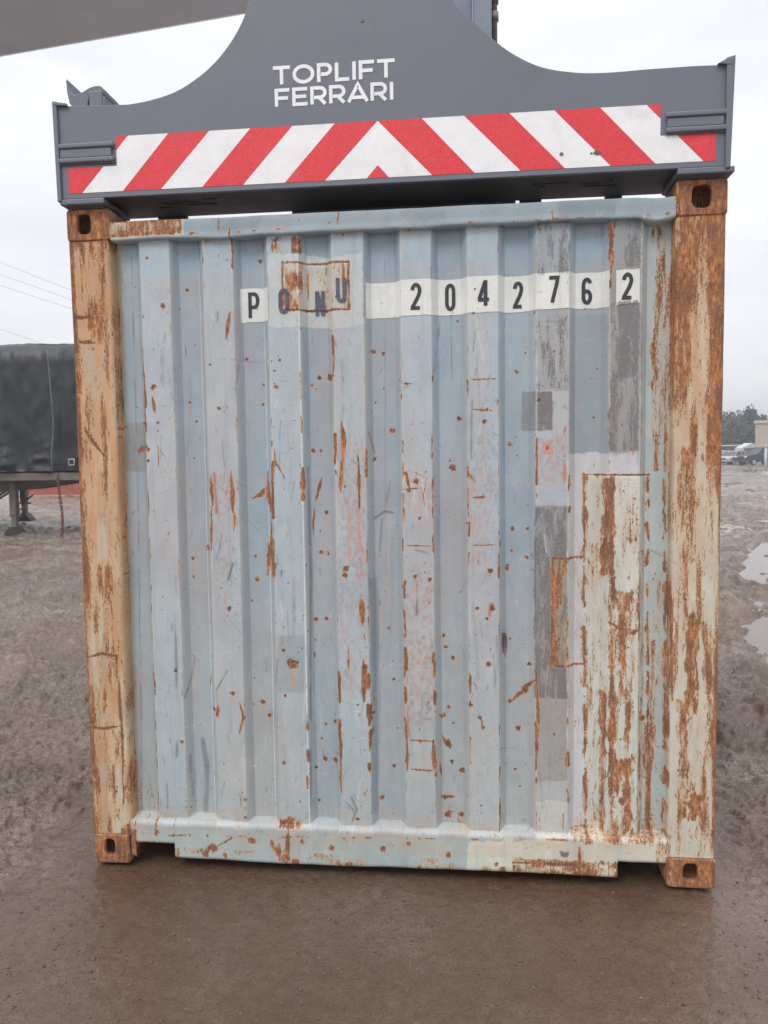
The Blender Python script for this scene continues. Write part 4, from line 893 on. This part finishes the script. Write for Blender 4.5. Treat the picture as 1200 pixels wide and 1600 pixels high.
# puddles: water lying level in the low places
def water():
    t = NT('muddy_puddle_water'); t.b.inputs['Base Color'].default_value = (*lin(112, 100, 92), 1); t.b.inputs['Roughness'].default_value = .04; t.b.inputs['IOR'].default_value = 1.33
    t.l(t.bump(t.noise(t.geo(), 6, 3), .04, .01), t.b.inputs['Normal']); return t.m
M['water'] = water()
def puddle(pts, z):
    b = BM(); vs_ = [b.b.verts.new((p[0], p[1], z)) for p in pts]; f_ = b.b.faces.new(vs_)
    bmesh.ops.recalc_face_normals(b.b, faces=[f_])
    if f_.normal.z < 0: f_.normal_flip()
    return tag(b.build('puddle', M['water']), kind='structure')
def blob(cx_, cy_, rx, ry, seed, n=60):
    return [(cx_+rx*math.cos(t)*(.75+.5*float(vn(np.array(2*math.cos(t)+seed), np.array(2*math.sin(t)+seed), 9))), cy_+ry*math.sin(t)*(.75+.5*float(vn(np.array(3*math.cos(t)+seed), np.array(3*math.sin(t)+seed), 10)))) for t in np.linspace(0, 2*math.pi, n, endpoint=False)]
puddle([(1.7, 3), (60, 3), (60, 90), (1.7, 90)], -.058)
puddle([(-30, 8), (-2.2, 8), (-2.2, 60), (-30, 60)], -.075)

# pebbles: nobody could count them
def pebbles():
    b = bmesh.new(); r = random.Random(3)
    base = bmesh.new(); bmesh.ops.create_icosphere(base, subdivisions=1, radius=1); bv = [v.co.copy() for v in base.verts]; bf = [[v.index for v in f_.verts] for f_ in base.faces]; base.free()
    vs_, fs_ = [], []
    for _ in range(6500):
        if r.random() < .5: x = r.uniform(-1.7, 2.0); y = r.uniform(-1.15, .15)
        else: x = r.uniform(-5, 5); y = r.uniform(-1.0, 6)
        if -1.25 < x < 1.25 and y > .02 and r.random() > .1: continue
        s = r.choice([.002, .0025, .003, .004, .0065 if r.random() < .4 else .003]); sc_ = (s*r.uniform(.7, 1.4), s*r.uniform(.7, 1.3), s*r.uniform(.4, .8)); a_ = r.uniform(0, 6.3)
        o = len(vs_); z = float(ground_z(np.array(x), np.array(y)))
        for v in bv:
            q = (v.x*sc_[0]*r.uniform(.85, 1.15), v.y*sc_[1]*r.uniform(.85, 1.15), v.z*sc_[2])
            vs_.append((x+q[0]*math.cos(a_)-q[1]*math.sin(a_), y+q[0]*math.sin(a_)+q[1]*math.cos(a_), z+q[2]+s*.15))
        fs_ += [[o+i for i in f_] for f_ in bf]
    t = NT('wet_pebble'); n = t.noise(t.geo(), 45, 2); c = t.ramp(n, [(.3, lin(70, 58, 52)), (.6, lin(94, 80, 70)), (.8, lin(150, 134, 116))]); t.l(c, t.b.inputs['Base Color']); t.b.inputs['Roughness'].default_value = .35
    o = mesh_obj('gravel', vs_, fs_, t.m); tag(o, 'small wet pebbles pressed into the mud before the container', 'gravel', kind='stuff')
pebbles()

# ------------------------------------------------------------------ covered trailer, left
TY = 12.9
tr = empty('covered_trailer', (-13.5, TY+1.3, 0)); tag(tr, 'flatbed trailer under a black tarpaulin parked left of the container', 'trailer')
def tarp_mat():
    t = NT('black_tarpaulin'); g = t.geo(); n = t.noise(g, .9, 6, .6); c = t.mix(n, lin(24, 27, 30), lin(40, 45, 49)); t.l(c, t.b.inputs['Base Color'])
    t.l(t.mr(n, .3, .7, .35, .55), t.b.inputs['Roughness']); b = t.bump(t.noise(t.geo((3, 3, .8)), 1.5, 6, .6), .5, .06); t.l(t.bump(t.noise(g, 90, 2), .1, .002, b), t.b.inputs['Normal']); return t.m
M['tarp'] = tarp_mat()
ztop = float(pt(60, 533, TY)[2]); zbt = float(pt(60, 736, TY)[2])
prof = [(TY, z) for z in np.linspace(zbt, ztop-.45, 60)]+[(TY+.45-.45*math.cos(a_), ztop-.45+.45*math.sin(a_)) for a_ in np.linspace(.1, math.pi/2, 14)]+[(y, ztop) for y in np.linspace(TY+.5, TY+2.1, 20)]+[(TY+2.15+.45*math.sin(a_), ztop-.45+.45*math.cos(a_)) for a_ in np.linspace(0, math.pi/2, 12)]+[(TY+2.6, z) for z in np.linspace(ztop-.5, zbt, 40)]
prof = np.array(prof); xs_ = np.concatenate([[-20.5, -20.45], np.linspace(-20.4, -6.3, 420), [-6.28, -6.26]])
V = np.zeros((len(xs_), len(prof), 3)); V[..., 0] = xs_[:, None]; V[..., 1] = prof[:, 0]; V[..., 2] = prof[:, 1]
fl = (fbm(V[..., 0]*1.3, V[..., 2]*.7+V[..., 1]*.5, 4, 301)-.5)*.22+(fbm(V[..., 0]*4+V[..., 2], V[..., 2]*1.2, 3, 302)-.5)*.06
side = (V[..., 1] < TY+.3)
V[..., 1] += np.where(side, fl-.03*(1-np.abs(2*vn(V[..., 0]*.8, V[..., 0]*0, 303)-1))**6, 0)
V[..., 2] += np.where(prof[:, 1] > ztop-.3, (fbm(V[..., 0]*1.6, V[..., 1], 4, 304)-.5)*.16, 0)+np.where((prof[:, 1] < zbt+.05), (fbm(xs_*1.5, xs_*0, 3, 305)-.5)[:, None]*.14, 0)
low = np.clip((zbt+.7-V[..., 2])/.7, 0, 1)*side; V[..., 1] -= low*np.maximum(fbm(V[..., 0]*2.2, V[..., 2]*4, 3, 306)-.45, 0)*.5
for k in (0, -1): V[k, :, 1] = TY+1.3+(V[k, :, 1]-TY-1.3)*.02; V[k, :, 2] = 2.6+(V[k, :, 2]-2.6)*.02
fast_grid('tarpaulin', V, M['tarp'], tr, flip=True)
M['frame'] = simple('dusty_trailer_steel', lin(112, 108, 102), .6, .1, .2, 4, .1, lin(90, 72, 60)); M['darksteel'] = simple('dark_steel', lin(58, 56, 58), .6, .1, .25, 10, .1, lin(86, 70, 60)); M['tyre'] = simple('tyre_rubber', lin(38, 38, 40), .85, 0, .2, 12)
b = BM(); zf = zbt-.02
b.box(-20.3, -6.5, TY+.02, TY+.06, zf-.18, zf-.02, .005); b.box(-20.3, -6.5, TY+2.54, TY+2.58, zf-.18, zf-.02, .005); b.box(-20.3, -6.5, TY+.07, TY+2.53, zf-.08, zf-.03)
for y in (TY+.75, TY+1.75): b.prism([(-20.2, zf-.55), (-11.5, zf-.55), (-9.6, zf-.42), (-8.6, zf-.28), (-6.6, zf-.24), (-6.6, zf-.085), (-20.2, zf-.085)], y, y+.12, 'y')
for k in range(14): b.box(-20+k, -19.92+k, TY+.1, TY+2.5, zf-.2, zf-.085)
b.build('chassis', M['frame'], tr)
def leg(px, py, ty, ext):
    p = gd(px, py); X = px_of(p)
    x = float(pt(px, 780, ty)[0]); z0 = float(ground_z(np.array(x), np.array(ty)))+ext; o = BM(); s = .075
    o.box(x-s, x+s, ty-s, ty+s, z0+.42, zf-.2, .01); o.box(x-s*.75, x+s*.75, ty-s*.75, ty+s*.75, z0+.06, z0+.42, .008); m_ = o.build('landing_leg', M['frame'], tr)
    o = BM(); o.prism([(x-.21, z0-.02), (x+.21, z0-.02), (x+.17, z0+.06), (x+.06, z0+.17), (x-.06, z0+.17), (x-.17, z0+.06)], ty-.14, ty+.14, 'y', .008); o.build('foot', M['darksteel'], m_)
    o = BM(); o.tube([(x-.07, ty, zf-.35), (x-.75, ty, zf-.75), (x-1.6, ty, zf-.4)], .03, 8); o.box(x-.12, x+.16, ty-.03, ty+.03, z0+.40, z0+.44); o.tube([(x+.02, ty-.02, z0+.48), (x+.26, ty-.05, z0+.62)], .02, 6); o.build('brace', M['frame'], m_)
leg(22, 833, TY+.45, 0); leg(38, 800, TY+3.0-.5, .1)
for x in (-18.6, -17.3):
    for y in (TY+.15, TY+2.2): BM().tube([(x, y, .52), (x, y+.26, .52)], .52, 28).build('wheel', M['tyre'], tr)
b = BM(); b.box(-19.4, -16.5, TY+.6, TY+2.0, .5, zf-.2); b.build('suspension', M['darksteel'], tr)
b = BM(); p = pt(111, 722, TY-.1); b.tube([(p[0]-.06, TY-.08, p[2]-.06), (p[0]+.06, TY-.08, p[2]-.06), (p[0]+.06, TY-.08, p[2]+.06), (p[0]-.06, TY-.08, p[2]+.06), (p[0]-.06, TY-.08, p[2]-.06)], .014, 6); b.build('buckle', simple('pale_metal_buckle', lin(200, 200, 200), .4, .3), tr)
b = BM(); x = float(pt(88, 700, TY)[0]); b.tube([(x+.03*math.sin(z*3), TY-.13-.02*math.sin(z*5), z) for z in np.linspace(zbt-.05, ztop-.2, 14)], .018, 6); b.build('strap', simple('dark_strap', lin(92, 96, 100), .6), tr)
# chain
ch = BM(); x0 = float(pt(95, 800, TY-.12)[0]); zt_ = zf-.1; zc = zt_; k = 0
while zc > -.02:
    L = .045; W_ = .026; ring = []
    for t in np.linspace(0, 2*math.pi, 13):
        u, v_ = W_*math.cos(t), L*math.sin(t)
        ring.append((x0+.03*math.sin(zc*4)+(u if k % 2 else 0), TY-.12+(0 if k % 2 else u), zc+v_))
    ch.tube(ring, .011, 5, cap=False); zc -= .066; k += 1
tag(ch.build('chain', simple('rusty_chain', lin(120, 70, 56), .8, 0, .3, 30)), 'rusty chain hanging from the trailer edge down to the mud', 'chain')
# red container far behind the trailer
rc = empty('freight_container', (-13.4, 31, 0)); tag(rc, 'faded red freight container behind the trailer landing legs', 'freight container')
M['redc'] = simple('faded_red_container_paint', lin(160, 82, 70), .6, 0, .15, 1.5, 0, lin(150, 84, 70))
ya = 30.0; xa = float(pt(41, 770, ya)[0]); xb = xa+12.2; xs_ = np.arange(xa+.15, xb-.15, .07); off = np.array([0, .036, .036, 0])[np.arange(len(xs_)) % 4]
V = np.zeros((2, len(xs_), 3)); V[..., 0] = xs_; V[..., 1] = ya+.02+off; V[0, :, 2] = .18; V[1, :, 2] = 2.48; fast_grid('side_wall', V, M['redc'], rc, smooth=False)
b = BM(); b.box(xa, xb, ya, ya+2.44, .04, .18, .01); b.box(xa, xb, ya, ya+2.44, 2.48, 2.59, .01); b.box(xa, xa+.15, ya, ya+2.44, .181, 2.479); b.box(xb-.15, xb, ya, ya+2.44, .181, 2.479); b.build('frame', M['redc'], rc)
b = BM(); b.box(xa-.2, xb+.2, ya-.25, ya+.1, -.08, .035); b.build('timber_bearer', simple('pale_timber', lin(170, 160, 150), .8), rc)
M['wire'] = simple('grey_wire', lin(150, 152, 156), .6)
# overhead wires, with the poles that carry them out of frame
for (xa_, ya_, xb_, yb_), Y in zip([(0, 404, 107, 447), (0, 423, 107, 462), (0, 440, 107, 476), (0, 509, 60, 531)], (46, 46, 46, 52)):
    p, q = Vector(pt(xa_, ya_, Y)), Vector(pt(xb_, yb_, Y)); d = (q-p); s_ = p-d*5; e_ = q+d*2.2
    path = [s_.lerp(e_, t)+Vector((0, 0, -.25*math.sin(math.pi*t))) for t in np.linspace(0, 1, 24)]
    tag(BM().tube(path, .013, 5).build('power_line', M['wire']), {404: 'topmost of the thin overhead wires above the trailer', 423: 'middle overhead wire of the close three above the trailer', 440: 'lowest wire of the close three above the trailer', 509: 'separate low overhead wire just above the tarpaulin top'}[ya_], 'power line', 'overhead wires above the trailer')

# ------------------------------------------------------------------ right: parked cars, trees, building
M['glass'] = simple('car_glass', lin(46, 52, 58), .12, 0, .1); M['chrome'] = simple('bright_trim', lin(190, 192, 196), .3, .6); M['lamp'] = simple('headlight_lens', lin(220, 222, 224), .2); M['rim'] = simple('wheel_rim', lin(176, 178, 182), .4, .4)
def carpaint(name, c): return simple(name, c, .3, .15, .04, 2)
def car(name, label, loc, rot, paint, kind='sedan'):
    t = empty(name, (0, 0, 0)); tag(t, label, {'sedan': 'car', 'suv': 'suv'}[kind], 'cars parked along the yard edge')
    L = 4.6; W_ = .9
    if kind == 'sedan': bod = [(-2.3, .35), (-2.3, .75), (-2.2, .92), (-1.5, 1.0), (.9, .98), (1.9, .85), (2.25, .7), (2.3, .35)]; cab = [(-1.75, .985), (-1.05, 1.42), (.2, 1.44), (1.05, .965)]
    else: bod = [(-2.3, .42), (-2.32, .9), (-2.28, 1.1), (1.0, 1.12), (2.0, 1.02), (2.28, .85), (2.3, .42)]; cab = [(-2.2, 1.1), (-2.0, 1.72), (.1, 1.76), (.95, 1.1)]
    def arches(p):
        o = []
        for xc in (1.4, -1.4): o += [(xc+.42*math.cos(a_), .35+.40*math.sin(a_)) for a_ in np.linspace(0, math.pi, 9)]
        return p+o
    bb = BM(); bb.prism(arches(bod), -W_, W_, 'y', bev=.05); body = bb.build('body', paint, t, smooth=False)
    bb = BM(); n = len(cab); A = [bb.b.verts.new((x, -W_+.06+(.16 if z > 1.2 else 0), z)) for x, z in cab]; B = [bb.b.verts.new((x, W_-.06-(.16 if z > 1.2 else 0), z)) for x, z in cab]
    bb.b.faces.new(A); bb.b.faces.new(B[::-1])
    for i in range(n): bb.b.faces.new((A[i], B[i], B[(i+1) % n], A[(i+1) % n]))
    bmesh.ops.recalc_face_normals(bb.b, faces=bb.b.faces); bb.build('window', M['glass'], body)
    bb = BM(); zt_ = cab[1][1]; bb.prism([(cab[1][0]-.03, zt_-.02), (cab[2][0]+.05, cab[2][1]-.02), (cab[2][0]-.05, cab[2][1]+.04), (cab[1][0]+.1, zt_+.04)], -W_+.2, W_-.2, 'y', .01)
    for s in (-1, 1):
        for (xa, za), (xb, zb_) in ((cab[0], cab[1]), (cab[2], cab[3]), ((-.45, 1.0), (-.5, zt_))):
            ya_ = lambda z: s*(W_-.055-(.16*min(1, max(0, (z-1.0)/.3))))
            bb.tube([(xa, ya_(za), za), (xb, ya_(zb_), zb_)], .035, 5)
    bb.build('roof', paint, t)
    for xc in (1.4, -1.4):
        for s in (-1, 1):
            q = BM().tube([(xc, s*.68, .34), (xc, s*.9, .34)], .34, 22).build('wheel', M['tyre'], t); BM().tube([(xc, s*.885, .34), (xc, s*.915, .34)], .21, 14).build('rim', M['rim'], q)
    hz = .72 if kind == 'sedan' else .86
    for s in (-1, 1): BM().box(2.2, 2.315, s*.68-.17, s*.68+.17, hz-.08, hz+.07, .02).build('headlight', M['lamp'], t)
    BM().box(2.25, 2.32, -.42, .42, hz-.12, hz+.04, .01).build('grille', M['darksteel'], t)
    BM().box(2.26, 2.34, -.86, .86, .38, .56, .02).build('bumper', M['darksteel'] if kind == 'suv' else paint, t)
    t.location = (*loc, float(ground_z(np.array(loc[0]), np.array(loc[1])))+.0); t.rotation_euler = (0, 0, rot); return t
cblack = carpaint('black_car_paint', lin(34, 38, 46)); csilver = carpaint('silver_car_paint', lin(170, 174, 178)); cwhite = carpaint('white_car_paint', lin(214, 216, 218)); cblue = carpaint('blue_car_paint', lin(52, 66, 92))
def at(px, py): p = gd(px, py); return (float(p[0]), float(p[1]))
def spot_xy(px, dist): p = pt(px, 715, dist); return (float(p[0]), dist)
car('parked_suv', 'dark suv parked furthest right beside the beige building', spot_xy(1186, 82), R(203), cblack, 'suv')
car('parked_car', 'dark blue car tucked just left of the dark suv', spot_xy(1160, 88), R(228), cblue)
car('parked_car', 'silver sedan left of the blue car', spot_xy(1144, 86), R(226), csilver)
car('parked_car', 'white car nearest the container edge', spot_xy(1124, 91), R(222), cwhite)
car('parked_car', 'pale car parked in the second row behind the silver sedan', spot_xy(1152, 96.5), R(190), cwhite)
# metal guide post
pp_ = at(1196, 742); b = BM(); b.tube([(pp_[0], pp_[1], -.1), (pp_[0], pp_[1], 1.75)], .09, 14); b.tube([(pp_[0], pp_[1], 1.75), (pp_[0], pp_[1], 1.85)], [.13, .05], 14); q = empty('metal_post', (pp_[0], pp_[1], 0)); tag(q, 'pale metal post standing in front of the dark suv', 'post')
b.build('post', simple('galvanised_grey', lin(176, 182, 188), .5, .2), q)
b = BM(); b.box(pp_[0]-.16, pp_[0]+.16, pp_[1]-.16, pp_[1]+.16, -.1, .2, .01); b.build('base', simple('white_base', lin(200, 198, 194), .6), q)
# beige building
Yb = 88; xl_ = float(pt(1180, 680, Yb)[0]); zt_ = float(pt(1190, 657, Yb)[2]); bd = empty('beige_building', (xl_, Yb, 0)); tag(bd, 'plain beige flat-roofed building behind the parked cars', 'building')
b = BM(); b.box(xl_, xl_+28, Yb, Yb+16, -.3, zt_-.32); b.build('wall', simple('beige_render', lin(178, 164, 150), .85, 0, .08, 1), bd)
b = BM(); b.box(xl_-.15, xl_+28.15, Yb-.15, Yb+16.15, zt_-.318, zt_, .02); b.build('parapet', simple('pale_coping', lin(188, 176, 164), .8), bd)
b = BM(); b.box(xl_+1.4, xl_+1.8, Yb-.12, Yb-.01, zt_-1.1, zt_-.8, .02); b.build('wall_lamp', M['darksteel'], bd)
for k in range(4): BM().box(xl_+4+k*6, xl_+6+k*6, Yb-.05, Yb+.05, 1.1, 2.3).build('window', M['glass'], bd)
bd.rotation_euler = (0, 0, R(-25))
# dark boundary fence with white top rail
fn = empty('boundary_fence', (25, 98, 0)); tag(fn, 'long dark fence with a white top rail behind the cars', 'fence'); Yf = 101; zf_ = float(pt(1150, 697, Yf)[2]); x0 = -5; x1 = float(pt(1181, 700, Yf)[0])+2
b = BM(); b.box(x0, x1, Yf, Yf+.1, -.2, zf_); b.build('panel', simple('dark_fence_board', lin(62, 66, 68), .8, 0, .2, 3), fn); b = BM(); b.box(x0, x1, Yf-.06, Yf+.16, zf_+.002, zf_+.16, .01); b.build('top_rail', simple('white_rail', lin(206, 206, 206), .6), fn)
# small white shed with a gable
sh = empty('white_shed', (0, 0, 0)); p = pt(1170, 700, 95.0); tag(sh, 'small white gabled shed by the beige building', 'shed'); x = float(p[0])
b = BM(); b.prism([(x-1.1, -.1), (x+1.1, -.1), (x+1.1, 1.75), (x, 2.3), (x-1.1, 1.75)], 94, 96.5, 'y'); b.build('wall', simple('white_board', lin(205, 205, 205), .7), sh)
b = BM(); b.box(x-.85, x+.85, 93.93, 93.995, 0, 1.7); b.build('door', simple('grey_door', lin(96, 100, 104), .6), sh)
# trees
def leafm():
    t = NT('leaf'); g = t.geo(); n = t.noise(g, .8, 4); c = t.ramp(n, [(.35, (.030, .048, .030)), (.6, (.055, .08, .045)), (.72, (.085, .105, .06))]); t.l(c, t.b.inputs['Base Color']); t.b.inputs['Roughness'].default_value = .6; return t.m
M['leaf'] = leafm(); M['bark'] = simple('bark', lin(74, 64, 56), .9, 0, .2, 3)
def tree(px, dist, top_py, width, seed, kind, label):
    r = random.Random(seed); p = pt(px, 700, dist); H = float(pt(px, top_py, dist)[2]); x0, y0 = float(p[0]), dist
    t = empty(kind, (x0, y0, 0)); tag(t, label, 'tree', 'trees beyond the boundary fence')
    b = BM(); b.tube([(x0, y0, -.2), (x0+.1, y0, H*.3), (x0+r.uniform(-.3, .3), y0, H*.75)], [.28, .2, .06], 8); cl = []
    nl = 16
    for k in range(nl):
        h = H*r.uniform(.22, .92); u = h/H; rad = width*(1-(2*abs(u-.5))**2.2)*.5+.4 if kind == 'broad_tree' else width*.5*(1.05-u)+.25; a_ = r.uniform(0, 6.28); q = (x0+rad*.75*math.cos(a_), y0+rad*.75*math.sin(a_), h+rad*.25)
        b.tube([(x0, y0, h*.8), q], [.08, .02], 5); cl.append((q, rad*.55))
    cl.append(((x0, y0, H*.93), width*.16)); b.build('trunk', M['bark'], t)
    vs_, fs_ = [], []
    for k in range(30):
        h = H*r.uniform(.15, .95); u = h/H; rad = (width*.5*max(.12, 1-(2*abs(u-.5))**2.4)) if kind == 'broad_tree' else width*.5*(1.08-u); a_ = r.uniform(0, 6.28); d = r.uniform(.2, .9)*rad; cl.append(((x0+d*math.cos(a_), y0+d*math.sin(a_), h), rad*r.uniform(.22, .42)))
    for (q, s) in cl:
        for _ in range(95):
            while True:
                v = Vector((r.gauss(0, .5), r.gauss(0, .5), r.gauss(0, .42)))
                if v.length < 1.3: break
            c = Vector(q)+v*s; nrm = Vector((r.gauss(0, 1), r.gauss(0, 1), r.gauss(.5, 1))).normalized(); u_ = nrm.orthogonal().normalized(); w_ = nrm.cross(u_); sz = r.uniform(.10, .24); o = len(vs_)
            for a_ in (0, 1.3, 2.5, 3.8, 5.0): vs_.append(tuple(c+(u_*math.cos(a_)+w_*math.sin(a_)*.7)*sz*r.uniform(.7, 1.2)))
            fs_.append([o, o+1, o+2, o+3, o+4])
    mesh_obj('crown', vs_, fs_, M['leaf'], t)
tree(1171, 104, 637, 4.6, 1, 'conifer', 'tallest pine with an open top left of the beige building')
tree(1156, 106, 648, 5.5, 2, 'broad_tree', 'rounded dark tree directly left of the tallest pine')
tree(1143, 108, 654, 5.2, 3, 'broad_tree', 'middle bushy tree between container edge and tallest pine')
tree(1131, 107, 649, 4.6, 4, 'conifer', 'dark pine nearest the container edge')
tree(1118, 110, 655, 5.5, 5, 'broad_tree', 'dark tree half hidden behind the right corner post')
tree(1163, 112, 652, 6.0, 8, 'broad_tree', 'dense tree filling the gap behind the tallest pine')
tree(1192, 112, 648, 3.6, 6, 'conifer', 'pine top rising above the flat roof of the beige building')
tree(1149, 114, 656, 6.5, 9, 'broad_tree', 'dark tree in the rear row above the second row car')

# ------------------------------------------------------------------ damp air
b = BM(); b.box(-780, 780, -780, 780, -1.5, 24)
t = NT('haze'); t.t.nodes.remove(t.b); pv = t.n('ShaderNodeVolumePrincipled'); pv.inputs['Density'].default_value = .0027; pv.inputs['Color'].default_value = (.93, .95, 1, 1); pv.inputs['Anisotropy'].default_value = .3
t.l(pv.outputs[0], t.t.nodes['Material Output'].inputs['Volume'])
tag(b.build('haze', t.m), 'thin grey damp haze over the yard', 'haze', kind='stuff')
